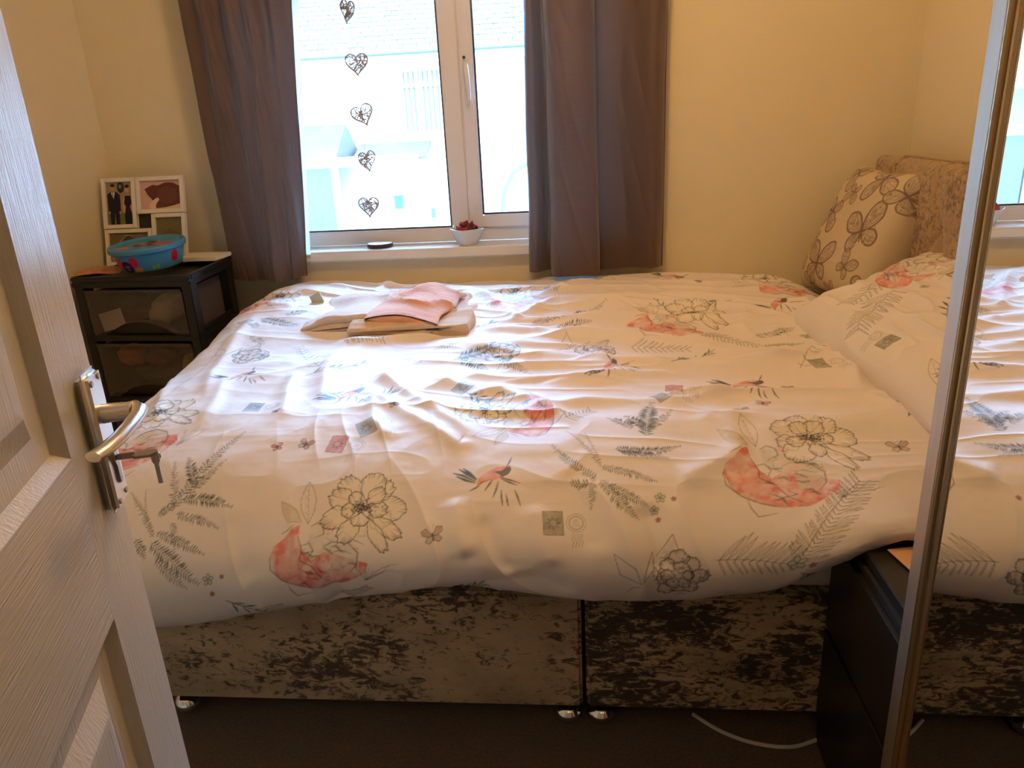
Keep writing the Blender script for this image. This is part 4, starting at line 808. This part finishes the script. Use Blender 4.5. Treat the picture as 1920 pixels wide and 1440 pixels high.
# ------------------------------------------------------------------ curtains
def curtain(name, top, bot, z0, z1, label, hem=.06, lin=None):
    root = empty(name, (0, 2.56, z1)); tag(root, label, 'curtain')
    n = 260; T = smooth_poly(top, n); B = smooth_poly(bot, n); m_ = min(len(T), len(B))
    def rs(Pp):
        L = arc(Pp); u = np.linspace(0, L[-1], n); return np.stack([np.interp(u, L, Pp[:, 0]), np.interp(u, L, Pp[:, 1])], 1)
    T = rs(T); B = rs(B); Zs = np.linspace(0, 1, 110); P = np.zeros((n, 110, 3), np.float32)
    for j, s_ in enumerate(Zs):
        w_ = s_**1.1; q = T*(1-w_)+B*w_; z = z1+(z0-z1)*s_
        P[:, j, 0] = q[:, 0]+.004*vnoise(q[:, 0]*9, np.full(n, z*5), 3); P[:, j, 1] = q[:, 1]-2.56+.006*vnoise(np.arange(n)*.05, np.full(n, z*4), 4)+.004*(1-np.abs(vnoise(np.arange(n)*.07+z*6, np.full(n, z*3), 8)))**3; P[:, j, 1] = np.minimum(P[:, j, 1], .030); P[:, j, 2] = z-z1+.004*np.sin(np.arange(n)*.06)*s_
    grid_obj('cloth', P, M_['curtain'], root)
    nrm = grid_normals(P); 
    k = 110-int(110*hem/(z1-z0))
    Q = P[:, k:]-0; sgn = 1 if nrm[..., 1].mean() > 0 else -1
    grid_obj('hem', Q+nrm[:, k:]*sgn*.002, M_['curtain'], root)
    if lin is not None:
        T2 = rs(smooth_poly(lin[0], n)); B2 = rs(smooth_poly(lin[1], n)); P2 = np.zeros((n, 60, 3), np.float32)
        for j, s_ in enumerate(np.linspace(0, 1, 60)):
            q = T2*(1-s_)+B2*s_; P2[:, j, 0] = q[:, 0]; P2[:, j, 1] = .0435-.0004*np.sin(s_*9); P2[:, j, 2] = (z0+.035-z1)*s_
        grid_obj('lining', P2, M_['lining'], root)
    return root
ZT = 2.24
curtain('curtain', [(-1.30, 2.580), (-1.27, 2.520), (-1.22, 2.550), (-1.18, 2.505), (-1.13, 2.550), (-1.09, 2.500), (-1.05, 2.545), (-1.01, 2.500), (-.965, 2.550), (-.935, 2.530), (-.90, 2.560), (-.87, 2.594)],
        [(-1.252, 2.590), (-1.250, 2.555), (-1.21, 2.535), (-1.17, 2.540), (-1.13, 2.525), (-1.09, 2.500), (-1.066, 2.492), (-1.050, 2.515), (-1.036, 2.535), (-1.022, 2.535), (-1.008, 2.555), (-.992, 2.594)], .762, ZT, 'taupe curtain left of the window, beside the drawer tower',
        lin=([(-1.22, 2.594), (-1.0, 2.594), (-.87, 2.594), (-.845, 2.594)], [(-1.2, 2.594), (-1.05, 2.594), (-.99, 2.594), (-.978, 2.594)]))
curtain('curtain', [(-.165, 2.594), (-.162, 2.560), (-.135, 2.540), (-.115, 2.580), (-.106, 2.594), (-.100, 2.500), (-.07, 2.460), (-.02, 2.455), (.03, 2.475), (.045, 2.530), (.045, 2.594), (.085, 2.594), (.13, 2.585), (.18, 2.550), (.235, 2.530), (.27, 2.560), (.276, 2.594)],
        [(-.188, 2.594), (-.184, 2.550), (-.158, 2.530), (-.132, 2.560), (-.114, 2.594), (-.106, 2.530), (-.088, 2.475), (-.03, 2.455), (.035, 2.465), (.050, 2.500), (.050, 2.585), (.085, 2.594), (.13, 2.594), (.18, 2.570), (.225, 2.545), (.250, 2.560), (.268, 2.594)], .755, ZT, 'taupe curtain right of the window, beside the bare cream wall',
        lin=([(-.15, 2.594), (.05, 2.594), (.27, 2.594)], [(-.17, 2.594), (.05, 2.594), (.25, 2.594)]))
bl = empty('added_blind', (-.47, 2.70, 2.07)); tag(bl, 'added cream blind, out of view, blocking daylight from the top of the window', 'blind')  # unseen blind, added to keep high daylight off the front of the bed
MB().tube([(-.66, 0, 0), (.66, 0, 0)], .018, 14).build('roller', M_['lining'], bl); box('light_block_sheet', -.65, .65, .014, .016, -.36, 0, mat('added_blind_cloth', (.60, .56, .46), .8), bl); box('bottom_bar', -.65, .65, .008, .022, -.375, -.36, M_['upvc'], bl, bevel=.003)
cpole = empty('curtain_pole', (-.5, 2.56, 2.27)); tag(cpole, 'dark metal curtain pole above the window', 'curtain pole')
MB().tube([(-.95, 0, 0), (.95, 0, 0)], .012, 14).build('pole', M_['steel'], cpole); 
for x in (-.96, .96): o = MB().lathe([(0, -.02), (.02, -.01), (.022, .01), (0, .02)], 16).build('finial', M_['steel'], cpole); o.location = (x, 0, 0)
for x in (-.9, .9): box('bracket', x-.01, x+.01, 0, .08, -.012, .012, M_['steel'], cpole)

# ------------------------------------------------------------------ drawer tower in the corner
tw = empty('drawer_tower', (-1.618, 2.212, 0), R(-4)); tag(tw, 'black plastic tower of four smoky drawers in the corner left of the window', 'drawer tower')
TW, TD, TH = .405, .345, .853
def taper(o):
    for v in o.data.vertices: v.co.x = v.co.x*(1-.12*max(0, v.co.y)/TD)
    return o
def tb(name, x0, x1, y0, y1, z0, z1, mt_, par=tw, **k): return taper(box(name, x0, x1, y0, y1, z0, z1, mt_, par, **k))
mb = MB(); lv = [.0, .222, .432, .642, .822]
for x0, x1 in ((0, .032), (TW-.032, TW)):
    for y0, y1 in ((0, .05), (TD-.055, TD)): mb.box(x0, x1, y0, y1, 0, .83)
for z in lv[:4]:
    mb.box(.0, TW, 0, TD, z, z+.018)
    for x0, x1 in ((0, .014), (TW-.014, TW)): mb.box(x0, x1, .05, TD-.055, z+.018, z+.034)
mb.box(.02, TW-.02, TD-.006, TD, .018, .82)
taper(mb.build('frame', M_['blackplastic'], tw, bevel=.004))
mb = MB(); mb.box(-.004, TW+.004, -.006, TD+.004, .818, .838); mb.box(-.004, TW+.004, -.006, .012, .838, TH); mb.box(-.004, TW+.004, TD-.012, TD+.004, .838, TH); mb.box(-.004, .012, .012, TD-.012, .838, TH); mb.box(TW-.012, TW+.004, .012, TD-.012, .838, TH)
taper(mb.build('top_tray', M_['blackplastic'], tw, bevel=.004))
for i in range(4):
    z0 = lv[i]+.022; z1 = (lv[i+1] if i < 3 else .818)-.008; d = empty('drawer', (0, 0, 0), parent=tw)
    x0, x1 = .036, TW-.036; w_ = x1-x0
    poly = [(x0, z0), (x0+.04, z0)]+[(x0+.04+(w_-.08)*t, z0+.042*math.sin(math.pi*t)**.8) for t in np.linspace(.04, .96, 15)]+[(x1-.04, z0), (x1, z0), (x1, z1), (x0, z1)]
    taper(MB().prism(poly, -.004, .0, 'y').build('drawer_front', M_['smoke'], d, fix=True))
    tb('front_lip', x0, x1, -.012, -.0045, z1-.007, z1, M_['smoke'], d)
    taper(MB().prism([(x0+.04+(w_-.08)*t, z0+.042*math.sin(math.pi*t)**.8+.0) for t in np.linspace(.0, 1, 17)]+[(x1-.04, z0-.001), (x0+.04, z0-.001)], .022, .026, 'y').build('finger_grip', M_['blackplastic'], d))
    mb = MB(); mb.box(x0, x0+.003, .002, TD-.02, z0, z1-.01); mb.box(x1-.003, x1, .002, TD-.02, z0, z1-.01); mb.box(x0+.003, x1-.003, .027, TD-.02, z0, z0+.003); mb.box(x0+.003, x1-.003, TD-.023, TD-.02, z0+.003, z1-.01)
    taper(mb.build('drawer_box', M_['smokeside'], d))
twm = Matrix.Translation((-1.618, 2.212, 0)) @ Matrix.Rotation(R(-4), 4, 'Z')
def put(o, x, y, z, rx=0, ry=0, rz=0): o.matrix_world = twm @ Matrix.Translation((x, y, z)) @ Matrix.Rotation(rz, 4, 'Z') @ Matrix.Rotation(rx, 4, 'X') @ Matrix.Rotation(ry, 4, 'Y'); return o
def lump(name, sx, sy, sz, mt_, seed, label, cat, pos, rot=(0, 0, 0), group=None):
    n = 26; th = np.linspace(0, math.pi, n); ph = np.linspace(0, 2*math.pi, 2*n); T, F = np.meshgrid(th, ph, indexing='ij'); r = 1+.28*fbm(T*2+seed, F*1.0+np.sin(F)*.8, seed, 3)
    r = 1+.22*fbm(np.sin(T)*np.cos(F)*2.2+seed, np.sin(T)*np.sin(F)*2.2+np.cos(T)*2, seed, 3)
    P = np.stack([sx*r*np.sin(T)*np.cos(F), sy*r*np.sin(T)*np.sin(F), sz*r*np.cos(T)], -1); o = grid_obj(name, P, mt_); put(o, *pos, *rot); tag(o, label, cat, group); return o
R1 = mat('dusty_red_cloth', (.30, .05, .05), .9); R2 = mat('orange_cloth', (.55, .14, .04), .9); R3 = mat('yellow_plastic_toy', (.55, .34, .04), .5); R4 = mat('plum_cloth', (.16, .03, .05), .9); WC = mat('white_crumpled_tissue', (.72, .62, .46), .9, vary=.1, vscale=20); GC = mat('grey_brown_cloth', (.18, .13, .10), .9)
o = put(box('envelope', -.042, .042, 0, .002, -.03, .03, M_['paper']), .088, .028, .706, R(-6), R(-14)); tag(o, 'small white envelope behind the front of the top drawer', 'envelope')
lump('crumpled_tissue', .075, .05, .045, WC, 3, 'crumpled white tissue behind the front of the top drawer', 'tissue', (.255, .085, .728), (0, R(-30), 0))
lump('scarf', .13, .07, .032, R1, 4, 'dusty red cloth lying in the top drawer', 'cloth', (.17, .15, .70)); lump('folded_sock', .05, .05, .03, GC, 5, 'grey-brown bundle in the left of the top drawer', 'cloth', (.10, .12, .748))
lump('red_bundle', .05, .05, .035, R2, 6, 'orange-red bundle at the left of the second drawer', 'cloth', (.11, .07, .575)); lump('plum_bundle', .05, .05, .035, R4, 7, 'plum bundle in the middle of the second drawer', 'cloth', (.21, .07, .57)); lump('yellow_toy', .032, .03, .04, R3, 8, 'yellow toy at the right of the second drawer', 'toy', (.325, .055, .545)); lump('brown_bundle', .13, .1, .04, GC, 9, 'brown cloth along the bottom of the second drawer', 'cloth', (.2, .14, .51))
# photo frame made of four pictures
pf = empty('photo_frame', (0, 0, 0)); tag(pf, 'white collage photo frame of four pictures leaning on the wall behind the blue tub', 'photo frame')
pf.matrix_world = Matrix.Translation((-1.660, 2.475, .840)) @ Matrix.Rotation(R(-15), 4, 'X')
def sub(x0, z0, w_, h_, paint, lab, dz=0.0):
    b_ = .0135; mb = MB()
    for q in ((x0, x0+b_, z0, z0+h_), (x0+w_-b_, x0+w_, z0, z0+h_), (x0+b_, x0+w_-b_, z0, z0+b_), (x0+b_, x0+w_-b_, z0+h_-b_, z0+h_)): mb.box(q[0], q[1], -.012-dz, .004, q[2], q[3])
    f = mb.build('frame_border', M_['white_card'], pf, bevel=.0012)
    iw, ih = w_-2*b_, h_-2*b_; c = Canvas(iw, ih, .0008, (.3, .3, .3)); paint(c, iw, ih); U, V = np.meshgrid(np.linspace(0, iw, int(iw/.0012)), np.linspace(0, ih, int(ih/.0012)), indexing='ij')
    P = np.stack([x0+b_+U, U*0-.004-dz, z0+b_+V], -1); o = grid_obj('picture', P, M_['photo'], pf, c.sample(U, V)); o['label'] = lab
def ell(c, x, y, rx, ry, col, al=1): c.fill([C_(x+rx*math.cos(a), y+ry*math.sin(a)) for a in np.linspace(0, 6.28, 22)], col, al)
def poly(c, w_, h_, q, col, al=1): c.fill([C_(x*w_, y*h_) for x, y in q], col, al)
def ph1(c, w_, h_):
    c.c[:] = S(150, 140, 118); poly(c, w_, h_, [(0, 0), (1, 0), (1, .3), (0, .35)], S(110, 112, 84)); ell(c, w_*.56, h_*.88, w_*.14, h_*.13, S(40, 40, 46)); ell(c, w_*.54, h_*.9, w_*.06, h_*.05, S(120, 125, 135))
    poly(c, w_, h_, [(.05, .32), (.03, .72), (.15, .78), (.40, .78), (.52, .70), (.53, .32), (.48, .3), (.48, 0), (.33, 0), (.30, .3), (.26, 0), (.12, 0), (.1, .32)], S(34, 36, 52)); poly(c, w_, h_, [(.17, .77), (.33, .77), (.27, .62)], S(220, 220, 226)); poly(c, w_, h_, [(.235, .75), (.265, .75), (.26, .62)], S(40, 40, 60)); ell(c, w_*.25, h_*.87, w_*.085, h_*.075, S(196, 140, 110)); ell(c, w_*.25, h_*.93, w_*.09, h_*.04, S(60, 44, 36)); ell(c, w_*.08, h_*.30, w_*.04, h_*.03, S(196, 140, 110)); ell(c, w_*.5, h_*.29, w_*.04, h_*.03, S(196, 140, 110))
    poly(c, w_, h_, [(.60, .30), (.62, .62), (.72, .70), (.90, .70), (.98, .62), (.99, .35), (.9, .25), (.62, .28)], S(204, 150, 122)); poly(c, w_, h_, [(.66, .50), (.70, .68), (.92, .68), (.95, .5), (.88, .42), (.97, .2), (.92, 0), (.68, 0), (.66, .2), (.72, .42)], S(26, 28, 42)); ell(c, w_*.80, h_*.83, w_*.075, h_*.075, S(206, 152, 122)); ell(c, w_*.80, h_*.90, w_*.085, h_*.04, S(44, 32, 28))
def ph2(c, w_, h_):
    c.c[:] = S(206, 166, 158); poly(c, w_, h_, [(0, 0), (1, 0), (1, .16), (.5, .05)], S(214, 190, 150)); poly(c, w_, h_, [(.10, .72), (.2, .80), (.3, .86), (.45, .84), (.62, .93), (.82, .92), (.97, .8), (1, .7), (1, .2), (.82, .12), (.6, .06), (.38, .04), (.34, .22), (.26, .38), (.18, .5)], S(98, 58, 52)); ell(c, w_*.66, h_*.5, w_*.26, h_*.3, S(112, 68, 60), .7); poly(c, w_, h_, [(.2, .15), (.28, .32), (.42, .42), (.46, .34), (.38, .2), (.34, .02), (.22, .0)], S(226, 196, 180)); ell(c, w_*.3, h_*.36, w_*.03, h_*.03, S(50, 28, 28))
def ph3(c, w_, h_):
    c.c[:] = S(112, 100, 68); poly(c, w_, h_, [(0, 0), (.1, .5), (.4, .95), (.6, .9), (.5, .5), (.4, 0)], S(140, 134, 90)); ell(c, w_*.48, h_*.6, w_*.18, h_*.3, S(74, 62, 54)); ell(c, w_*.78, h_*.5, w_*.16, h_*.5, S(124, 104, 92), .8); poly(c, w_, h_, [(.3, .2), (.4, .45), (.44, .2)], S(180, 170, 160))
def ph4(c, w_, h_):
    c.c[:] = S(112, 104, 66); poly(c, w_, h_, [(0, .55), (.5, .75), (1, .6), (1, .3), (0, .3)], S(98, 84, 52), .6); ell(c, w_*.22, h_*.38, w_*.17, h_*.15, S(206, 158, 120)); ell(c, w_*.22, h_*.47, w_*.17, h_*.07, S(110, 78, 50)); ell(c, w_*.52, h_*.38, w_*.16, h_*.16, S(176, 116, 82)); poly(c, w_, h_, [(.55, .4), (.95, .36), (1, 0), (.2, 0), (.35, .22)], S(176, 156, 112)); ell(c, w_*.17, h_*.39, w_*.02, h_*.01, S(60, 40, 30)); ell(c, w_*.29, h_*.39, w_*.02, h_*.01, S(60, 40, 30)); poly(c, w_, h_, [(.15, .3), (.27, .31), (.2, .285)], S(150, 70, 60))
sub(0, .128, .122, .172, ph1, 'picture of a man in a dark suit beside a woman in a dark dress', .003); sub(.124, .176, .172, .124, ph2, 'picture of a brown furry pet lying down'); sub(.174, .0, .122, .174, ph4, 'picture of two people close together'); sub(0, .0, .172, .126, ph3, 'picture in green and brown tones', 0)
mb = MB(); mb.box(.004, .292, .0045, .008, .004, .296); mb.build('backing', M_['blackplastic'], pf)
# blue tub with lid
tub = empty('tub', (0, 0, 0)); tag(tub, 'round blue plastic sweet tub with a printed lid on the drawer tower', 'tub'); tub.matrix_world = Matrix.Translation((-1.412, 2.335, .863)) @ Matrix.Rotation(R(5), 4, 'X') @ Matrix.Rotation(R(-2), 4, 'Y') @ Matrix.Scale(.95, 4)
nu_, nv_ = 200, 50; A_ = np.linspace(0, 2*math.pi, nu_); Vv = np.linspace(0, 1, nv_); AA, VV = np.meshgrid(A_, Vv, indexing='ij'); Rr = .098+.020*VV**.8; P = np.stack([Rr*np.cos(AA), Rr*np.sin(AA)*.94, VV*.060], -1)
cb_ = np.empty((nu_, nv_, 3), np.float32); cb_[:] = S(70, 150, 205)
def spot(a, v, ra, rv, col):
    d = (np.abs(((AA-a+math.pi) % (2*math.pi))-math.pi)/ra)**2.4+(np.abs(VV-v)/rv)**2.4; cb_[d < 1] = col
spot(-2.12, .55, .13, .35, S(200, 30, 60)); spot(-1.86, .32, .20, .36, S(66, 28, 74)); spot(-1.86, .35, .10, .07, S(150, 120, 170)); spot(-1.86, .18, .08, .04, S(150, 120, 170)); spot(-1.57, .62, .13, .30, S(200, 24, 96)); spot(-1.50, .14, .13, .14, S(236, 130, 30)); spot(-1.02, .20, .05, .10, S(150, 190, 60)); spot(-.88, .22, .05, .10, S(140, 180, 70)); spot(-.30, .62, .13, .34, S(190, 20, 50))
grid_obj('tub_body', P, M_['blue'], tub, cb_)
MB().lathe([(0, 0), (.098, 0), (.098, .001), (0, .001)], 48, sy=.94).build('tub_bottom', M_['blackplastic'], tub)
prof = [(0.0, .0735), (.02, .0735), (.04, .0735), (.06, .0735), (.08, .0735), (.100, .0735), (.113, .0735), (.117, .0790), (.1235, .0800), (.1265, .0770), (.1275, .070), (.1265, .0625), (.1235, .060), (.119, .060)]
pr = []
for (r0, z0), (r1, z1) in zip(prof[:-1], prof[1:]):
    k = max(1, int(math.hypot(r1-r0, z1-z0)/.0025)); pr += [(r0+(r1-r0)*i/k, z0+(z1-z0)*i/k) for i in range(k)]
pr = np.array(pr+[prof[-1]]); AA, RRr = np.meshgrid(A_, pr[:, 0], indexing='ij'); ZZz = np.broadcast_to(pr[:, 1], AA.shape); P = np.stack([RRr*np.cos(AA), RRr*np.sin(AA)*.94, ZZz], -1)
cl = np.empty((*AA.shape, 3), np.float32); cl[:] = S(64, 140, 196); Xx, Yy = P[..., 0], P[..., 1]; inner = RRr < .112
for x, y, rx, ry, col in [(0, 0, .045, .038, S(86, 40, 60)), (.052, .004, .040, .020, S(206, 44, 46)), (-.062, -.040, .024, .018, S(216, 120, 50)), (.0, .045, .02, .012, S(60, 96, 84)), (-.01, .01, .02, .01, S(150, 90, 100))]:
    cl[inner & (((Xx-x)/rx)**2+((Yy-y)/ry)**2 < 1)] = col
grid_obj('tub_lid', P, M_['lidblue'], tub, cl)
# papers on the tower
o = MB().prism([(-.055, 0), (.052, 0), (.060, .006), (.052, .014), (.042, .0155), (-.052, .013)], -.09, .09, 'x').build('folded_papers', M_['paper'], None, bevel=.001); o.matrix_world = Matrix.Translation((-1.33, 2.49, .8535)) @ Matrix.Rotation(R(-3), 4, 'Z'); tag(o, 'folded white papers lying behind the blue tub on the drawer tower', 'papers')
lf = Canvas(.16, .11, .001, S(196, 110, 66)); rr = random.Random(4)
for k in range(46): x, y = rr.uniform(.01, .15), rr.uniform(.01, .1); lf.stroke([C_(x, y), C_(x+rr.uniform(.005, .03), y+rr.uniform(-.008, .008))], .003, [S(226, 180, 130), S(140, 50, 40), S(230, 150, 90)][k % 3], .8)
U, V = np.meshgrid(np.linspace(0, .15, 60), np.linspace(0, .11, 44), indexing='ij'); P = np.stack([U-.075, V-.05, .002+.004*np.sin(U*22)**2+V*.05], -1)
o = grid_obj('leaflet', P, M_['photo'], None, lf.sample(U, V)); so = o.modifiers.new('thick', 'SOLIDIFY'); so.thickness = .001; o.matrix_world = Matrix.Translation((-1.565, 2.285, .853)) @ Matrix.Rotation(R(14), 4, 'Z'); tag(o, 'orange patterned leaflet at the left front of the drawer tower top', 'leaflet')
# cable on the carpet
pts = smooth_poly([(.22, 1.33), (.27, 1.285), (.33, 1.255), (.40, 1.245), (.455, 1.262), (.52, 1.30)], 60)
o = MB().tube([(x, y, .0045) for x, y in pts], .0042, 8).build('cable', M_['cord']); tag(o, 'white cable curving over the carpet from under the bed to the chest', 'cable')
# ceiling lamp of the room (above the frame)
lm = empty('ceiling_lamp', (LX_, LY_, ZC)); tag(lm, 'opal globe pendant lamp hanging from the ceiling above the bed', 'lamp')
MB().lathe([(0, 0), (.05, 0), (.045, -.02), (0, -.03)], 28).build('rose', M_['trimw'], lm)
MB().tube([(0, 0, -.03), (0, 0, LZ_-ZC+.12)], .004, 8).build('flex', M_['trimw'], lm)
em = bpy.data.materials.new('glowing_opal_glass'); em.use_nodes = True; N = em.node_tree.nodes; N.remove(N['Principled BSDF']); e_ = N.new('ShaderNodeEmission'); e_.inputs['Color'].default_value = LAMP_COLOR; e_.inputs['Strength'].default_value = LAMP_POWER; em.node_tree.links.new(e_.outputs[0], N['Material Output'].inputs['Surface'])
MB().lathe([(0.115*math.sin(t), -.115*math.cos(t)+LZ_-ZC) for t in np.linspace(.02, math.pi-.02, 18)], 32).build('globe', em, lm)

l2 = empty('landing_lamp', (.05, -.75, ZC)); tag(l2, 'opal globe lamp on the landing ceiling outside the bedroom door', 'lamp')
e2 = em.copy(); e2.node_tree.nodes['Emission'].inputs['Strength'].default_value = LANDING_POWER
MB().lathe([(0.10*math.sin(t), -.10*math.cos(t)-.13) for t in np.linspace(.02, math.pi-.02, 18)], 32).build('globe', e2, l2); MB().lathe([(0, 0), (.05, 0), (.045, -.03), (0, -.035)], 28).build('rose', M_['trimw'], l2)
# ------------------------------------------------------------------ the street outside
O_ = {}
O_['render'] = mat('white_pebbledash', (.50, .50, .50), .9, vary=.06, vscale=1.5, bump=.6, bscale=30)
O_['slate'] = mat('blue_grey_slate', (.046, .034, .024), .6, vary=.35, vscale=3)
O_['white'] = mat('white_outdoor_paint', (.82, .82, .80), .5)
O_['dglass'] = mat('dark_window_glass', (.020, .0135, .0085), .1, vary=.2, vscale=2)
O_['blind'] = mat('pale_blind_cloth', (.05, .045, .036), .8)
O_['brick'] = mat('orange_red_brick', (.075, .028, .014), .85, vary=.25, vscale=14)
O_['mortar'] = mat('mortar', (.12, .10, .08), .9)
O_['tarmac'] = mat('grey_tarmac', (.08, .08, .08), .9, vary=.2, vscale=3)
O_['green'] = mat('green_painted_wood', (.03, .075, .04), .5)
O_['gut'] = mat('grey_gutter', (.06, .06, .055), .5)
struct(box('ground', -40, 40, 3.2, 40, -2.95, -2.85, O_['tarmac']))
hs = empty('house', (-3, 15, -2.85)); tag(hs, 'white rendered terraced house with a slate roof across the street', 'house')
def hb(name, x0, x1, y0, y1, z0, z1, mt_, par=None, **k): return box(name, x0+3, x1+3, y0-15, y1-15, z0+2.85, z1+2.85, mt_, par or hs, **k)
hb('wall', -13, 8, 15, 15.3, -2.85, 2.45, O_['render'])
hb('fascia', -13, 8, 14.72, 14.78, 2.36, 2.58, O_['white']); hb('soffit', -13, 8, 14.78, 15.0, 2.36, 2.39, O_['white'])
MB().tube([(-10, -.32, 5.40), (11, -.32, 5.40)], .055, 10).build('gutter', O_['gut'], hs)
ra = R(36); 
mb = MB(); mb.add([(-10, -.30, 5.40), (11, -.30, 5.40), (11, 5.2, 5.40+5.5*math.tan(ra)), (-10, 5.2, 5.40+5.5*math.tan(ra)), (-10, -.30, 5.36), (11, -.30, 5.36), (11, 5.2, 5.30+5.5*math.tan(ra)), (-10, 5.2, 5.30+5.5*math.tan(ra))], [(0, 1, 2, 3), (7, 6, 5, 4), (0, 4, 5, 1), (2, 6, 7, 3)]); rf = mb.build('roof', O_['slate'], hs)
sl = None; k = 0
for r_ in range(13):
    for c_ in range(22):
        x = -3.0+c_*.252+(.126 if r_ % 2 else 0); s_ = r_*.17
        if sl is None: o = box('slate', 0, .245, 0, .30, 0, .012, O_['slate'], rf, bevel=.002); sl = o
        else: o = dup(sl, rf)
        rr_ = random.Random(r_*50+c_)
        o.location = (x, -.33+s_*math.cos(ra), 5.425+s_*math.sin(ra)+rr_.uniform(0, .004)); o.rotation_euler = (ra-R(2)+rr_.uniform(-.01, .01), 0, rr_.uniform(-.01, .01))
hb('roof_verge', -5.06, -4.94, 14.66, 14.70, 2.6, 2.62, O_['white'])
def hwin(x0, x1, z0, z1, splits, tr=None, blinds=0, y=14.98):
    wn_ = hb('window', x0, x1, y+.03, y+.05, z0, z1, O_['dglass'])
    mb = MB(); t = .06
    xs = [x0]+splits+[x1]
    for x in xs: mb.box(x-t/2+3, x+t/2+3, y-15-.02, y-15+.03, z0+2.85, z1+2.85)
    for z in [z0, z1]+([tr] if tr else []): mb.box(x0+3, x1+3, y-15-.03, y-15+.03, z-t/2+2.85, z+t/2+2.85)
    mb.build('window_bars', O_['white'], wn_); first = None
    for i in range(blinds):
        x = x0+.06+(x1-x0-.12)*(i+.5)/blinds
        if first is None: first = box('blind_slat', -.032, .032, -.004, .004, z0+2.90, z1+2.80, O_['blind'], wn_); s2 = first
        else: s2 = dup(first, wn_)
        s2.location = (x+3, y+.022-15, 0); s2.rotation_euler = (0, 0, R(-25))
hwin(-3.45, -1.95, 1.10, 2.28, [-3.08, -2.45], 1.98, 15)
hwin(-6.3, -4.92, 1.10, 2.38, [-5.6], 2.05, 0)
hwin(-.6, .9, 1.10, 2.28, [0.1], 1.98, 12)
# bay and porch roof of slates, ground floor windows
mb = MB(); mb.add([(x+3, y-15, z+2.85) for x, y, z in [(-8.0, 14.15, .78), (-4.55, 14.15, .78), (-4.33, 15.0, .78), (-8.2, 15.0, .78), (-7.7, 15.0, 1.36), (-4.55, 15.0, 1.36)]], [(0, 1, 5, 4), (1, 2, 5), (0, 4, 3), (0, 3, 2, 1)]); mb.build('bay_roof', O_['slate'], hs)
hb('bay_fascia', -8.0, -3.0, 14.08, 14.15, .60, .78, O_['white']); hb('bay_wall', -8.0, -4.6, 14.2, 15.0, -2.85, -1.9, O_['render'])
for x in (-7.9, -6.8, -5.7, -4.62): hb('bay_post', x-.06, x+.06, 14.14, 14.24, -1.9, .60, O_['white'])
hb('bay_glass', -7.84, -4.68, 14.20, 14.22, -1.9, .60, O_['dglass'])
mb = MB(); mb.add([(x+3, y-15, z+2.85) for x, y, z in [(-4.3, 14.3, .72), (-2.9, 14.3, .72), (-2.9, 15.0, .98), (-4.3, 15.0, .98), (-4.3, 14.3, .68), (-2.9, 14.3, .68), (-2.9, 15.0, .9), (-4.3, 15.0, .9)]], [(0, 1, 2, 3), (7, 6, 5, 4), (0, 4, 5, 1), (1, 5, 6, 2), (2, 6, 7, 3), (3, 7, 4, 0)]); mb.build('porch_roof', O_['slate'], hs)
hwin(-3.80, -3.12, -.9, .52, [-3.46], .22, 0); hb('porch_post', -4.02, -3.92, 14.32, 14.42, -2.85, .68, O_['white']); hb('porch_post', -3.0, -2.9, 14.32, 14.42, -2.85, .68, O_['white'])
hb('front_door', -3.72, -3.55, 14.93, 14.96, -.28, -.02, O_['green']); hb('letter_box', -3.05, -2.92, 14.90, 14.96, -.48, -.30, O_['green'])
hwin(-2.6, -1.9, -1.0, .3, [-2.25], None, 0)
m = MB(); ring = [(math.cos(a), math.sin(a)) for a in np.linspace(0, math.pi, 14)]
pl_ = [(-1.0+.62*x+3, -.45+.95*y+2.85) for x, y in ring]+[(-1.62+3, -2.85+2.85), (-1.56+3, 0), (-1.56+3, -.45+2.85)]+[(-1.0+.56*x+3, -.45+.88*y+2.85) for x, y in ring[::-1]]+[(-.44+3, 0), (-.38+3, 0)]
mb = MB()
for a0, a1 in zip(ring[:-1], ring[1:]):
    q = [(-1.0+.62*a0[0]+3, -.45+.95*a0[1]+2.85), (-1.0+.62*a1[0]+3, -.45+.95*a1[1]+2.85), (-1.0+.54*a1[0]+3, -.45+.86*a1[1]+2.85), (-1.0+.54*a0[0]+3, -.45+.86*a0[1]+2.85)]; mb.prism(q, -.05, 0.0, 'y')
mb.build('arch_surround', mat('pale_stone', (.07, .06, .05), .9), hs)
gw = empty('garden_wall', (-4.25, 12.6, -2.85)); tag(gw, 'low orange brick pier in front of the house across the street', 'garden wall')
box('core', -.285, .235, .01, .20, 0, 2.42, O_['mortar'], gw); bk0 = None
for r_ in range(32):
    for c_ in range(3):
        x0 = -.29+c_*.178
        if bk0 is None: bk0 = box('brick', 0, .168, 0, .11, 0, .066, O_['brick'], gw, bevel=.003); o = bk0
        else: o = dup(bk0, gw)
        o.location = (x0+(.0 if r_ % 2 else -.006), 0, r_*.0762)
mb = MB()
